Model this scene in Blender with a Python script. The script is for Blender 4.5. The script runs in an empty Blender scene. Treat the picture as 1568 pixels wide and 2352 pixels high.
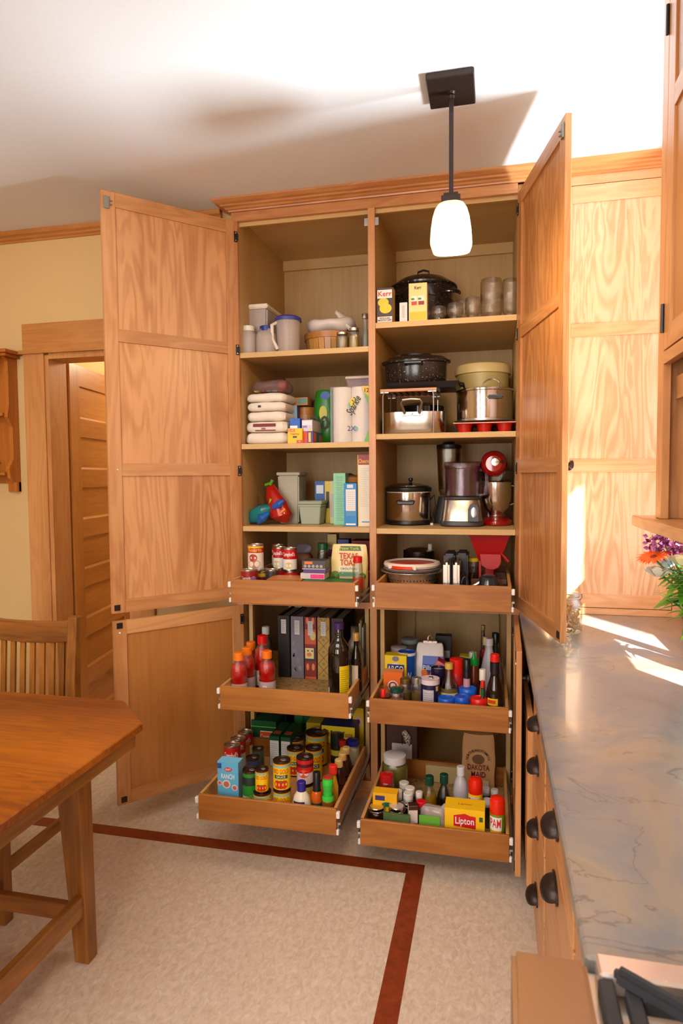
import bpy, bmesh, math, random
from mathutils import Vector, Matrix
random.seed(7)
S = bpy.context.scene
COL = S.collection
PI = math.pi
# ------------------------------------------------------------------ camera
cam_d = bpy.data.cameras.new('camera'); cam = bpy.data.objects.new('camera', cam_d); COL.objects.link(cam)
S.camera = cam
YAW, PIT, ROL, FPX = -0.2275, -0.0547, -0.0081, 1500.4
fw = Vector((math.sin(YAW)*math.cos(PIT), math.cos(YAW)*math.cos(PIT), math.sin(PIT)))
r0 = Vector((math.cos(YAW), -math.sin(YAW), 0)); u0 = r0.cross(fw)
rr = r0*math.cos(ROL)+u0*math.sin(ROL); uu = -r0*math.sin(ROL)+u0*math.cos(ROL)
cam.matrix_world = Matrix(((rr.x, uu.x, -fw.x, 1.1385), (rr.y, uu.y, -fw.y, -2.8586), (rr.z, uu.z, -fw.z, 1.4968), (0, 0, 0, 1)))
cam_d.sensor_fit = 'VERTICAL'; cam_d.sensor_height = 36.0; cam_d.lens = FPX/2352*36.0
cam_d.clip_start = 0.02
cam_d.dof.use_dof = True; cam_d.dof.focus_distance = 2.85; cam_d.dof.aperture_fstop = 7.0
# ------------------------------------------------------------------ world, sun, lights, exposure
w = bpy.data.worlds.new('sky'); S.world = w; w.use_nodes = True
bg = w.node_tree.nodes['Background']; bg.inputs[0].default_value = (0.70, 0.85, 1.0, 1); bg.inputs[1].default_value = 5.5
def lamp(name, kind, loc, energy, color, to=None, **k):
    d = bpy.data.lights.new(name, kind); o = bpy.data.objects.new(name, d); COL.objects.link(o)
    o.location = loc; d.energy = energy; d.color = color
    for a, b in k.items(): setattr(d, a, b)
    if to is not None: o.rotation_euler = (Vector(to)-Vector(loc)).to_track_quat('-Z', 'Y').to_euler()
    return o
lamp('sun', 'SUN', (4, -3, 4), 48, (1, .95, .88), to=(3, -1.41, 2.88), angle=0.012)
lamp('daylight_bounce', 'AREA', (3.3, -0.46, 0.85), 270, (.86, .93, 1), to=(1.89, -.6, 2.2), shape='RECTANGLE', size=.9, size_y=.40)
lamp('window_behind', 'AREA', (0.5, -4.4, 1.6), 50, (1, .97, .94), to=(0.4, 0, 1.5), shape='RECTANGLE', size=1.0, size_y=1.5)
lamp('window_behind_narrow', 'AREA', (-1.0, -4.4, 1.6), 22, (.95, .97, 1), to=(0.2, 0, 1.4), shape='RECTANGLE', size=.35, size_y=1.6)
lamp('ceiling_lights', 'AREA', (0.1, -2.6, 2.70), 60, (1, .955, .90), to=(0.1, -2.3, 0), shape='RECTANGLE', size=2.2, size_y=1.4)
lamp('left_downlight', 'AREA', (-1.0, -.9, 2.70), 2.5, (1, .80, .58), to=(-1.05, 0, 1.7), shape='DISK', size=.14)
lamp('hall_light', 'POINT', (-.75, 1.3, 2.4), 30, (1, .84, .6), shadow_soft_size=.1)
S.view_settings.view_transform = 'Standard'; S.view_settings.look = 'None'
S.view_settings.gamma = 1; S.view_settings.use_curve_mapping = False
S.view_settings.exposure = 0.0
try:
    S.cycles.max_bounces = 8; S.cycles.transparent_max_bounces = 24; S.cycles.sample_clamp_indirect = 6
    S.cycles.caustics_reflective = False; S.cycles.caustics_refractive = False
except Exception: pass
# ------------------------------------------------------------------ materials
def lin(c):
    return tuple(((x/255)/12.92 if x/255 <= .04045 else ((x/255+.055)/1.055)**2.4) for x in c)+(1,)
MATS = {}
def newmat(name):
    m = bpy.data.materials.new(name); m.use_nodes = True
    nt = m.node_tree; return m, nt, nt.nodes['Principled BSDF']
def mat(c, rough=.45, metal=0, name=None, spec=.5, coat=0, noise=0.0, alpha=1, emit=0, trans=0):
    key = (tuple(c), rough, metal, coat, noise, alpha, emit, trans)
    if key in MATS: return MATS[key]
    m, nt, b = newmat(name or 'paint')
    b.inputs['Base Color'].default_value = lin(c); b.inputs['Roughness'].default_value = rough
    b.inputs['Metallic'].default_value = metal; b.inputs['Coat Weight'].default_value = coat
    b.inputs['Alpha'].default_value = alpha
    if trans: b.inputs['Transmission Weight'].default_value = trans
    if emit:
        b.inputs['Emission Color'].default_value = lin(c); b.inputs['Emission Strength'].default_value = emit
    tc = nt.nodes.new('ShaderNodeTexCoord'); n = nt.nodes.new('ShaderNodeTexNoise'); n.inputs['Scale'].default_value = 60
    nt.links.new(tc.outputs['Object'], n.inputs['Vector'])
    mr = nt.nodes.new('ShaderNodeMapRange'); mr.inputs['To Min'].default_value = max(.02, rough-.06); mr.inputs['To Max'].default_value = rough+.06
    nt.links.new(n.outputs['Fac'], mr.inputs['Value']); nt.links.new(mr.outputs[0], b.inputs['Roughness'])
    if noise:
        mx = nt.nodes.new('ShaderNodeMix'); mx.data_type = 'RGBA'
        mx.inputs[6].default_value = tuple(x*(1-noise) for x in lin(c)[:3])+(1,); mx.inputs[7].default_value = tuple(min(1, x*(1+noise)) for x in lin(c)[:3])+(1,)
        nt.links.new(n.outputs['Fac'], mx.inputs[0]); nt.links.new(mx.outputs[2], b.inputs['Base Color'])
    MATS[key] = m; return m
def wood(name, c1, c2, axis='z', sc=1.0, rough=.38, fig=1.0, bands=9.0, coat=.15):
    m, nt, b = newmat(name); N = nt.nodes; L = nt.links
    tc = N.new('ShaderNodeTexCoord'); oi = N.new('ShaderNodeObjectInfo')
    mu = N.new('ShaderNodeVectorMath'); mu.operation = 'SCALE'; mu.inputs[0].default_value = (31, 17, 23); L.new(oi.outputs['Random'], mu.inputs['Scale'])
    ad = N.new('ShaderNodeVectorMath'); ad.operation = 'ADD'; L.new(tc.outputs['Object'], ad.inputs[0]); L.new(mu.outputs[0], ad.inputs[1])
    mp = N.new('ShaderNodeMapping'); s = {'x': (.9, 6, 6), 'y': (6, .9, 6), 'z': (6, 6, .9)}[axis]
    mp.inputs['Scale'].default_value = tuple(q*sc for q in s); L.new(ad.outputs[0], mp.inputs['Vector'])
    n1 = N.new('ShaderNodeTexNoise'); n1.inputs['Scale'].default_value = 1.3; n1.inputs['Detail'].default_value = 3; n1.inputs['Distortion'].default_value = .4*fig
    L.new(mp.outputs[0], n1.inputs['Vector'])
    m1 = N.new('ShaderNodeMath'); m1.operation = 'MULTIPLY'; m1.inputs[1].default_value = bands*6.28; L.new(n1.outputs['Fac'], m1.inputs[0])
    sn = N.new('ShaderNodeMath'); sn.operation = 'SINE'; L.new(m1.outputs[0], sn.inputs[0])
    mp2 = N.new('ShaderNodeMapping'); s2 = {'x': (3, 90, 90), 'y': (90, 3, 90), 'z': (90, 90, 3)}[axis]
    mp2.inputs['Scale'].default_value = s2; L.new(ad.outputs[0], mp2.inputs['Vector'])
    n2 = N.new('ShaderNodeTexNoise'); n2.inputs['Scale'].default_value = 1.0; n2.inputs['Detail'].default_value = 4; L.new(mp2.outputs[0], n2.inputs['Vector'])
    n3 = N.new('ShaderNodeTexNoise'); n3.inputs['Scale'].default_value = .7; L.new(mp.outputs[0], n3.inputs['Vector'])
    a1 = N.new('ShaderNodeMath'); a1.operation = 'MULTIPLY_ADD'; a1.inputs[1].default_value = .095*fig; a1.inputs[2].default_value = 0; L.new(sn.outputs[0], a1.inputs[0])
    a2 = N.new('ShaderNodeMath'); a2.operation = 'MULTIPLY_ADD'; a2.inputs[1].default_value = .45; L.new(n2.outputs['Fac'], a2.inputs[0]); L.new(a1.outputs[0], a2.inputs[2])
    a3 = N.new('ShaderNodeMath'); a3.operation = 'MULTIPLY_ADD'; a3.inputs[1].default_value = .9; L.new(n3.outputs['Fac'], a3.inputs[0]); L.new(a2.outputs[0], a3.inputs[2])
    cr = N.new('ShaderNodeMapRange'); cr.inputs['From Min'].default_value = .45; cr.inputs['From Max'].default_value = .92; L.new(a3.outputs[0], cr.inputs['Value'])
    mx = N.new('ShaderNodeMix'); mx.data_type = 'RGBA'; mx.inputs[6].default_value = lin(c1); mx.inputs[7].default_value = lin(c2)
    L.new(cr.outputs[0], mx.inputs[0]); L.new(mx.outputs[2], b.inputs['Base Color'])
    b.inputs['Roughness'].default_value = rough; b.inputs['Coat Weight'].default_value = coat; b.inputs['Coat Roughness'].default_value = .25
    bp = N.new('ShaderNodeBump'); bp.inputs['Strength'].default_value = .04; bp.inputs['Distance'].default_value = .002; L.new(n2.outputs['Fac'], bp.inputs['Height']); L.new(bp.outputs[0], b.inputs['Normal'])
    return m
MAPLE1, MAPLE2 = (176, 114, 62), (206, 148, 94)
Wz = wood('cherry_grain_vertical', MAPLE1, MAPLE2, 'z')
Wx = wood('cherry_grain_horizontal', MAPLE1, MAPLE2, 'x')
Wy = wood('cherry_grain_deep', MAPLE1, MAPLE2, 'y')
Wpanel = wood('figured_cherry_panel', (176, 114, 60), (210, 150, 96), 'z', sc=.75, fig=1.6, bands=11)
Wply = wood('plain_ply_panel', (160, 100, 44), (186, 124, 62), 'z', fig=.3)
Wflame = wood('flame_maple_panel', (204, 154, 110), (226, 188, 150), 'z', sc=1.15, fig=1.9, bands=10)
Wint = wood('pale_maple_interior', (186, 148, 92), (206, 170, 114), 'z', fig=.3, rough=.5, coat=0)
Wintx = wood('pale_maple_interior_horizontal', (196, 156, 98), (214, 178, 120), 'x', fig=.3, rough=.5, coat=0)
Wdx = wood('drawer_front_wood', (146, 84, 22), (178, 114, 46), 'x', fig=1.0, bands=7)
Wdy = wood('drawer_side_wood', (190, 132, 70), (214, 162, 98), 'y', fig=.4)
Woak = wood('oak_table_top', (112, 50, 1), (166, 88, 4), 'x', fig=.9, rough=.34, bands=14, coat=.1)
Woakz = wood('oak_leg', (116, 66, 14), (170, 108, 38), 'z', fig=.7, rough=.4)
Woaky = wood('oak_rail', (120, 70, 16), (174, 112, 42), 'y', fig=.7, rough=.4)
Woakx = wood('oak_rail_cross', (110, 62, 18), (164, 102, 42), 'x', fig=.7, rough=.4)
Wdoor = wood('fir_door', (160, 96, 30), (196, 130, 58), 'z', fig=.5)
Wdoorx = wood('fir_door_rail', (160, 96, 30), (200, 134, 60), 'x', fig=.4)
Wtrim = wood('fir_trim', (168, 104, 42), (198, 136, 72), 'x', fig=.6)
Wtrimz = wood('fir_casing', (176, 112, 58), (206, 146, 88), 'z', fig=.7)
Wshelf = wood('orange_pine', (150, 78, 12), (190, 112, 34), 'z', fig=.4)
WHITE = mat((226, 220, 214), .6, name='white'); BLACK = mat((22, 20, 22), .35, name='black'); DGREY = mat((60, 58, 58), .4, name='dark_grey')
STEEL = mat((205, 195, 185), .16, 1, name='polished_steel'); STEELB = mat((196, 184, 170), .3, 1, name='brushed_steel')
BRONZE = mat((58, 46, 42), .4, .7, name='oil_rubbed_bronze'); ZINC = mat((190, 190, 190), .3, .9, name='zinc')
CLIP = mat((232, 228, 224), .4, name='white_plastic')
def glassmat(c=(235, 240, 238), k=.12, name='clear_glass', rough=.03, sl=.55):
    key = ('g', tuple(c), k, rough, sl)
    if key in MATS: return MATS[key]
    m, nt, b = newmat(name); nt.nodes.remove(b); N = nt.nodes; L = nt.links
    t = N.new('ShaderNodeBsdfTransparent'); t.inputs[0].default_value = lin(c)
    g = N.new('ShaderNodeBsdfGlossy'); g.inputs['Roughness'].default_value = rough
    lw = N.new('ShaderNodeLayerWeight'); lw.inputs[0].default_value = .35
    n = N.new('ShaderNodeTexNoise'); n.inputs['Scale'].default_value = 45; bp = N.new('ShaderNodeBump'); bp.inputs['Strength'].default_value = .25; bp.inputs['Distance'].default_value = .004
    L.new(n.outputs['Fac'], bp.inputs['Height']); L.new(bp.outputs[0], g.inputs['Normal'])
    mm = N.new('ShaderNodeMath'); mm.operation = 'MULTIPLY_ADD'; mm.inputs[1].default_value = sl; mm.inputs[2].default_value = k; L.new(lw.outputs['Facing'], mm.inputs[0])
    mx = N.new('ShaderNodeMixShader'); L.new(mm.outputs[0], mx.inputs[0]); L.new(t.outputs[0], mx.inputs[1]); L.new(g.outputs[0], mx.inputs[2])
    L.new(mx.outputs[0], N['Material Output'].inputs['Surface']); MATS[key] = m; return m
def frosted(c, a=.6, name='translucent_plastic', rough=.35):
    key = ('f', tuple(c), a)
    if key in MATS: return MATS[key]
    m, nt, b = newmat(name); N = nt.nodes; L = nt.links
    b.inputs['Base Color'].default_value = lin(c); b.inputs['Roughness'].default_value = rough
    t = N.new('ShaderNodeBsdfTransparent'); t.inputs[0].default_value = (.95, .95, .95, 1)
    mx = N.new('ShaderNodeMixShader')
    n = N.new('ShaderNodeTexNoise'); n.inputs['Scale'].default_value = 20
    mr = N.new('ShaderNodeMapRange'); mr.inputs['To Min'].default_value = max(0, a-.08); mr.inputs['To Max'].default_value = min(1, a+.08); L.new(n.outputs['Fac'], mr.inputs['Value'])
    L.new(mr.outputs[0], mx.inputs[0]); L.new(t.outputs[0], mx.inputs[1]); L.new(b.outputs[0], mx.inputs[2])
    L.new(mx.outputs[0], N['Material Output'].inputs['Surface']); MATS[key] = m; return m
GLASS = glassmat(); FROST = frosted((205, 190, 180), .62)
def plaster(name, c, sc=90, st=.05):
    m, nt, b = newmat(name); b.inputs['Roughness'].default_value = .85
    n = nt.nodes.new('ShaderNodeTexNoise'); n.inputs['Scale'].default_value = sc
    tc = nt.nodes.new('ShaderNodeTexCoord'); nt.links.new(tc.outputs['Object'], n.inputs['Vector'])
    mx = nt.nodes.new('ShaderNodeMix'); mx.data_type = 'RGBA'; mx.inputs[6].default_value = lin(c); mx.inputs[7].default_value = lin(tuple(q*.97 for q in c))
    nt.links.new(n.outputs['Fac'], mx.inputs[0]); nt.links.new(mx.outputs[2], b.inputs['Base Color'])
    bp = nt.nodes.new('ShaderNodeBump'); bp.inputs['Strength'].default_value = st; bp.inputs['Distance'].default_value = .002
    nt.links.new(n.outputs['Fac'], bp.inputs['Height']); nt.links.new(bp.outputs[0], b.inputs['Normal']); return m
CEILM = plaster('ceiling_paint', (228, 232, 236)); WALLM = plaster('cream_wall_paint', (212, 178, 122))
def ramp_mat(name, stops, sc=(1, 1, 1), nscale=5, detail=8, rough=.4, dist=0., extra=None, coat=0):
    m, nt, b = newmat(name); N = nt.nodes; L = nt.links
    tc = N.new('ShaderNodeTexCoord'); mp = N.new('ShaderNodeMapping'); mp.inputs['Scale'].default_value = sc; L.new(tc.outputs['Object'], mp.inputs['Vector'])
    n = N.new('ShaderNodeTexNoise'); n.inputs['Scale'].default_value = nscale; n.inputs['Detail'].default_value = detail; n.inputs['Distortion'].default_value = dist
    n.inputs['Roughness'].default_value = .62
    L.new(mp.outputs[0], n.inputs['Vector'])
    r = N.new('ShaderNodeValToRGB'); L.new(n.outputs['Fac'], r.inputs[0]); el = r.color_ramp.elements
    while len(el) < len(stops): el.new(.5)
    for e, (p_, c) in zip(el, stops): e.position = p_; e.color = lin(c)
    out = r.outputs[0]
    if extra:
        c, s2, lo, hi, sc2 = extra
        mp2 = N.new('ShaderNodeMapping'); mp2.inputs['Scale'].default_value = sc2; mp2.inputs['Rotation'].default_value = (0, 0, .5); L.new(tc.outputs['Object'], mp2.inputs['Vector'])
        n2 = N.new('ShaderNodeTexNoise'); n2.inputs['Scale'].default_value = s2; n2.inputs['Detail'].default_value = 10; n2.inputs['Distortion'].default_value = 1.2; L.new(mp2.outputs[0], n2.inputs['Vector'])
        ab = N.new('ShaderNodeMath'); ab.operation = 'SUBTRACT'; ab.inputs[1].default_value = .5; L.new(n2.outputs['Fac'], ab.inputs[0])
        a2 = N.new('ShaderNodeMath'); a2.operation = 'ABSOLUTE'; L.new(ab.outputs[0], a2.inputs[0])
        mr = N.new('ShaderNodeMapRange'); mr.inputs['From Min'].default_value = lo; mr.inputs['From Max'].default_value = hi; mr.inputs['To Min'].default_value = .75; mr.inputs['To Max'].default_value = 0; L.new(a2.outputs[0], mr.inputs['Value'])
        mx = N.new('ShaderNodeMix'); mx.data_type = 'RGBA'; L.new(mr.outputs[0], mx.inputs[0]); L.new(out, mx.inputs[6]); mx.inputs[7].default_value = lin(c); out = mx.outputs[2]
    L.new(out, b.inputs['Base Color']); b.inputs['Roughness'].default_value = rough; b.inputs['Coat Weight'].default_value = coat
    return m
FLOORM = ramp_mat('marmoleum', [(.3, (190, 168, 144)), (.5, (208, 188, 166)), (.62, (216, 198, 178)), (.75, (226, 212, 196))], nscale=60, detail=10, rough=.5, dist=.8, sc=(1, .6, 1))
BANDM = ramp_mat('rust_linoleum', [(.3, (112, 40, 14)), (.7, (146, 62, 26))], nscale=30, rough=.4)
STONE = ramp_mat('veined_stone', [(.28, (96, 100, 108)), (.42, (116, 118, 122)), (.52, (142, 129, 115)), (.62, (118, 112, 96)), (.76, (168, 146, 108))], nscale=3.2, detail=9, rough=.33, dist=1.1, sc=(1, .55, 1), extra=((84, 80, 78), 1.6, .0, .006, (1.6, 3.0, 1)), coat=.25)
SPECK = ramp_mat('speckled_enamel', [(.0, (34, 26, 24)), (.70, (36, 28, 26)), (.73, (190, 180, 170)), (1., (220, 210, 200))], nscale=210, detail=1, rough=.18)
# ------------------------------------------------------------------ mesh helpers
class G:
    def __init__(s): s.v = []; s.f = []
    def add(s, v, f):
        k = len(s.v); s.v += [tuple(p) for p in v]; s.f += [tuple(i+k for i in q) for q in f]; return s
    def box(s, x0, x1, y0, y1, z0, z1, M=None, tx=0, ty=0):
        v = [(x0, y0, z0), (x1, y0, z0), (x1, y1, z0), (x0, y1, z0), (x0+tx, y0+ty, z1), (x1-tx, y0+ty, z1), (x1-tx, y1-ty, z1), (x0+tx, y1-ty, z1)]
        if M: v = [M @ Vector(p) for p in v]
        return s.add(v, [(0, 3, 2, 1), (4, 5, 6, 7), (0, 1, 5, 4), (1, 2, 6, 5), (2, 3, 7, 6), (3, 0, 4, 7)])
    def lathe(s, prof, seg=24, cx=0, cy=0, sx=1, sy=1, n=2, rot=0, M=None):
        v = []; f = []; rings = []
        for r, z in prof:
            if r <= 1e-6: rings.append([len(v)]); v.append((cx, cy, z)); continue
            ring = []
            for i in range(seg):
                a = 2*PI*i/seg; c, q = math.cos(a), math.sin(a)
                k = (abs(c)**n+abs(q)**n)**(-1/n); ca, sa = c*k, q*k
                if rot: ca, sa = ca*math.cos(rot)-sa*math.sin(rot), ca*math.sin(rot)+sa*math.cos(rot)
                ring.append(len(v)); v.append((cx+r*ca*sx, cy+r*sa*sy, z))
            rings.append(ring)
        for A, B in zip(rings, rings[1:]):
            for i in range(seg):
                j = (i+1) % seg
                if len(A) == 1 and len(B) == 1: continue
                if len(A) == 1: f.append((A[0], B[j], B[i]))
                elif len(B) == 1: f.append((A[i], A[j], B[0]))
                else: f.append((A[i], A[j], B[j], B[i]))
        if M: v = [M @ Vector(p) for p in v]
        return s.add(v, f)
    def tube(s, pts, r, seg=8, closed=False, caps=True):
        pts = [Vector(p) for p in pts]; n = len(pts); v = []; f = []
        rad = r if isinstance(r, (list, tuple)) else [r]*n
        up = None
        for i, p in enumerate(pts):
            a = pts[(i-1) % n] if (closed or i) else p; b = pts[(i+1) % n] if (closed or i < n-1) else p
            t = (b-a).normalized()
            if up is None: up = t.orthogonal().normalized()
            up = (up-t*up.dot(t)).normalized(); bi = t.cross(up)
            for k in range(seg):
                q = 2*PI*k/seg; v.append(p+(up*math.cos(q)+bi*math.sin(q))*rad[i])
        for i in range(n if closed else n-1):
            j = (i+1) % n
            for k in range(seg):
                l = (k+1) % seg; f.append((i*seg+k, i*seg+l, j*seg+l, j*seg+k))
        if caps and not closed: f.append(tuple(range(seg-1, -1, -1))); f.append(tuple((n-1)*seg+k for k in range(seg)))
        return s.add(v, f)
    def ext(s, poly, axis, a, b, M=None):
        n = len(poly); v = []
        for t in (a, b):
            for p in poly:
                v.append({'x': (t, p[0], p[1]), 'y': (p[0], t, p[1]), 'z': (p[0], p[1], t)}[axis])
        f = [tuple(range(n)), tuple(range(2*n-1, n-1, -1))]+[(i, i+n, (i+1) % n+n, (i+1) % n) for i in range(n)]
        if M: v = [M @ Vector(p) for p in v]
        return s.add(v, f)
    def sweep(s, prof, path):   # prof (out,z), path = function(out) -> list of (x,y)
        v = []; m = None
        for o, z in prof:
            pp = path(o); m = len(pp)
            v += [(x, y, z) for x, y in pp]
        f = []; n = len(prof)
        for i in range(n):
            j = (i+1) % n
            for k in range(m-1): f.append((i*m+k, i*m+k+1, j*m+k+1, j*m+k))
        f.append(tuple(i*m for i in range(n))); f.append(tuple(i*m+m-1 for i in reversed(range(n))))
        return s.add(v, f)
def B(*a, **k): return G().box(*a, **k)
def Lt(*a, **k): return G().lathe(*a, **k)
def T(*a, **k): return G().tube(*a, **k)
def obj(name, g, m, parent=None, smooth=False, bev=0, loc=None, rz=0, label=None):
    me = bpy.data.meshes.new(name)
    if isinstance(g, bpy.types.Mesh): me = g
    else:
        me.from_pydata([tuple(p) for p in g.v], [], g.f)
        bm = bmesh.new(); bm.from_mesh(me)
        bmesh.ops.recalc_face_normals(bm, faces=bm.faces)
        if bev: bmesh.ops.bevel(bm, geom=[e for e in bm.edges if e.calc_face_angle(0) > .6], offset=bev, segments=2 if bev > .004 else 1, affect='EDGES', clamp_overlap=True)
        bm.to_mesh(me); bm.free()
    if smooth:
        me.polygons.foreach_set('use_smooth', [True]*len(me.polygons))
        try: me.set_sharp_from_angle(angle=math.radians(38))
        except Exception: pass
    if not me.materials: me.materials.append(m)
    o = bpy.data.objects.new(name, me); COL.objects.link(o)
    if parent: o.parent = parent
    if loc: o.location = loc
    if rz: o.rotation_euler[2] = rz
    if label: o['label'] = label
    return o
def thing(name, label, cat, loc=(0, 0, 0), rz=0, group=None):
    o = bpy.data.objects.new(name, None); COL.objects.link(o); o.location = loc; o.rotation_euler = (0, 0, rz); o.empty_display_size = .05
    o['label'] = label; o['category'] = cat
    if group: o['group'] = group
    return o
def tag(o, label, cat, group=None, kind=None):
    o['label'] = label; o['category'] = cat
    if group: o['group'] = group
    if kind: o['kind'] = kind
    return o
def struct(name, g, m, label=None, **k):
    o = obj(name, g, m, **k); o['kind'] = 'structure'; o['category'] = name.split('_')[0]
    if label: o['label'] = label
    return o
TXT = {}
def text(s, h, c, parent, loc, R=0, phi=0, face='front', shear=0, w=None, rot=0, name='lettering'):
    """flat printed lettering, cap height h, facing -Y (or up), wrapped round radius R"""
    key = (s, shear)
    if key not in TXT:
        cu = bpy.data.curves.new('t', 'FONT'); cu.body = s; cu.size = 1; cu.align_x = 'CENTER'; cu.align_y = 'CENTER'; cu.shear = shear; cu.resolution_u = 2; cu.offset = .012
        to = bpy.data.objects.new('t', cu); COL.objects.link(to)
        bpy.context.view_layer.update()
        me = bpy.data.meshes.new_from_object(to.evaluated_get(bpy.context.evaluated_depsgraph_get()))
        TXT[key] = ([tuple(v.co) for v in me.vertices], [tuple(p.vertices) for p in me.polygons])
        bpy.data.objects.remove(to); bpy.data.curves.remove(cu); bpy.data.meshes.remove(me)
    vs, fs = TXT[key]
    xs = [v[0] for v in vs] or [0]; W0 = max(xs)-min(xs)
    k = h/.70; kx = k if not w else min(w/max(W0, .01), k*1.6)
    out = []
    for x, y, z in vs:
        x, y = x*kx, y*k
        if rot: x, y = x*math.cos(rot)-y*math.sin(rot), x*math.sin(rot)+y*math.cos(rot)
        if face == 'top': out.append((x, y, 0))
        elif face == 'right': out.append((0, x, y))
        elif R: out.append((R*math.sin(x/R+phi), -R*math.cos(x/R+phi), y))
        else: out.append((x, 0, y))
    me = bpy.data.meshes.new(name); me.from_pydata(out, [], fs)
    me.materials.append(mat(c, .5, name='print'))
    o = bpy.data.objects.new(name, me); COL.objects.link(o); o.parent = parent; o.location = loc
    return o
def arc(R, z0, z1, a0, a1, seg=10, th=.0006):
    g = G(); v = []; 
    for i in range(seg+1):
        a = a0+(a1-a0)*i/seg
        v += [(R*math.sin(a), -R*math.cos(a), z0), (R*math.sin(a), -R*math.cos(a), z1)]
    g.add(v, [(2*i, 2*i+2, 2*i+3, 2*i+1) for i in range(seg)]); return g
def disc(x, z, r, y, seg=16, sx=1, sz=1):
    return G().add([(x+r*sx*math.cos(2*PI*i/seg), y, z+r*sz*math.sin(2*PI*i/seg)) for i in range(seg)], [tuple(range(seg))])
def rect(x0, x1, z0, z1, y): return G().add([(x0, y, z0), (x1, y, z0), (x1, y, z1), (x0, y, z1)], [(0, 1, 2, 3)])
# ================================================================== the room
struct('floor', B(-2.6, 2.01, -4.6, 2.3, -.05, 0), FLOORM, 'tan mottled linoleum floor with a rust border strip')
struct('trim_1', B(-2.4, .8915, -.4825, -.4175, 0, .0012), BANDM, 'rust linoleum strip running in front of the pantry')
struct('trim_2', B(.8265, .8915, -4.5, -.4830, 0, .0012), BANDM, 'rust linoleum strip running from the corner towards the viewer')
struct('ceiling', B(-2.6, 2.01, -4.6, 2.3, 2.743, 2.80), CEILM, 'white painted ceiling')
g = G().box(-2.6, -1.07, .075, .2, 0, 2.743).box(-.61, -.012, .075, .2, 0, 2.743).box(-1.07, -.61, .075, .2, 2.14, 2.743)
struct('wall_back', g, WALLM, 'cream painted wall with the doorway, left of the pantry')
struct('wall_pantry', B(-.03, 1.89, .72, .8, 0, 2.743), WALLM, 'wall behind the pantry')
g = G()
for a in ((-4.6, -1.40, 0, 2.743), (-1.40, -.93, 0, 1.10), (-1.40, -.93, 1.36, 2.743), (-.93, -.12, 0, 1.09), (-.93, -.12, 2.60, 2.743), (-.12, .8, 0, 2.743)):
    g.box(1.89, 1.945, a[0], a[1], a[2], a[3])
struct('wall_right', g, WALLM, 'right wall with the window over the counter')
struct('wall_left', B(-2.7, -2.6, -4.6, 2.3, 0, 2.743), WALLM, 'left wall'); struct('wall_rear', B(-2.6, 1.89, -4.7, -4.6, 0, 2.743), WALLM, 'wall behind the viewer')
struct('wall_hall', G().box(-.10, -.035, .2, 2.3, 0, 2.743).box(-1.62, -1.55, .2, 2.2, 0, 2.743).box(-1.62, -.03, 2.2, 2.3, 0, 2.743), WALLM, 'cream wall of the hall beyond the doorway')
# windows
def window(name, y0, y1, z0, z1, mull=()):
    wf = struct(name, G().box(1.90, 1.94, y0, y0+.008, z0, z1).box(1.90, 1.94, y1-.02, y1, z0, z1).box(1.90, 1.94, y0, y1, z0, z0+.015).box(1.90, 1.94, y0, y1, z1-.02, z1), Wz, 'wood framed window in the right wall')
    for yy, a, b in mull: obj('mullion', B(1.905, 1.925, yy-.008, yy+.008, a, b), Wz, wf)
    if z1 > 2: obj('meeting_rail', B(1.905, 1.93, y0, y1, 1.43, 1.50), Wy, wf)
    obj('pane', B(1.930, 1.932, y0+.02, y1-.02, z0+.02, z1-.02), glassmat((250, 252, 252), .01, 'window_glass', .0, .06), wf)
    obj('sill', B(1.872, 1.915, y0-.01, y1+.01, z0-.012, z0+.006), Wy, wf)
window('window_1', -.928, -.122, 1.092, 2.598); window('window_2', -1.398, -.932, 1.102, 1.358)
struct('ground', B(2.01, 14, -12, 12, -.45, -.4), mat((170, 165, 155), .9, name='patio'), 'ground outside')
t = thing('sun_baffle', 'unseen added sun-blocking post standing outside the window', 'baffle', (2.9, -1.87, -.4))  # out of view, added only to block and trim the sun through the window
obj('baffle_upright', B(-.03, .03, -.31, .31, .3, 4), mat((150, 130, 110), .8, name='baffle_paint'), t); obj('baffle_beam', B(-.03, .03, -2.2, 2.6, 3.45, 4.2), mat((150, 130, 110), .8, name='baffle_paint'), t); obj('baffle_foot', B(-.06, .06, -.34, .34, 0, .3), mat((120, 112, 104), .9, name='baffle_base'), t)
# door casing and trims
g = G().box(-1.19, -1.072, .052, .075, 0, 2.14)
struct('trim_3', g, Wtrimz, 'wood casing left of the doorway')
struct('trim_4', G().box(-1.19, -.49, .048, .075, 2.145, 2.278).box(-1.21, -.47, .04, .075, 2.128, 2.146), Wtrim, 'wide wood head casing above the doorway')
struct('trim_5', B(-.608, -.49, .052, .075, 0, 2.128), Wtrimz, 'wood casing right of the doorway')
struct('trim_6', G().box(-1.072, -1.05, .06, .2, 0, 2.12).box(-.63, -.608, .06, .2, 0, 2.12).box(-1.05, -.63, .06, .2, 2.10, 2.128), Wtrimz, 'wood jamb lining the doorway')
g = G().sweep([(0, 2.692), (.008, 2.692), (.012, 2.70), (.022, 2.705), (.022, 2.715), (.034, 2.722), (.036, 2.743), (0, 2.743)], lambda o: [(-2.6, .075-o), (-.102, .075-o)])
struct('trim_7', g, Wtrim, 'stained wood moulding where the cream wall meets the ceiling')
struct('baseboard_back', B(-2.6, -1.19, .058, .075, 0, .14), Wtrim, 'wood baseboard')
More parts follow.
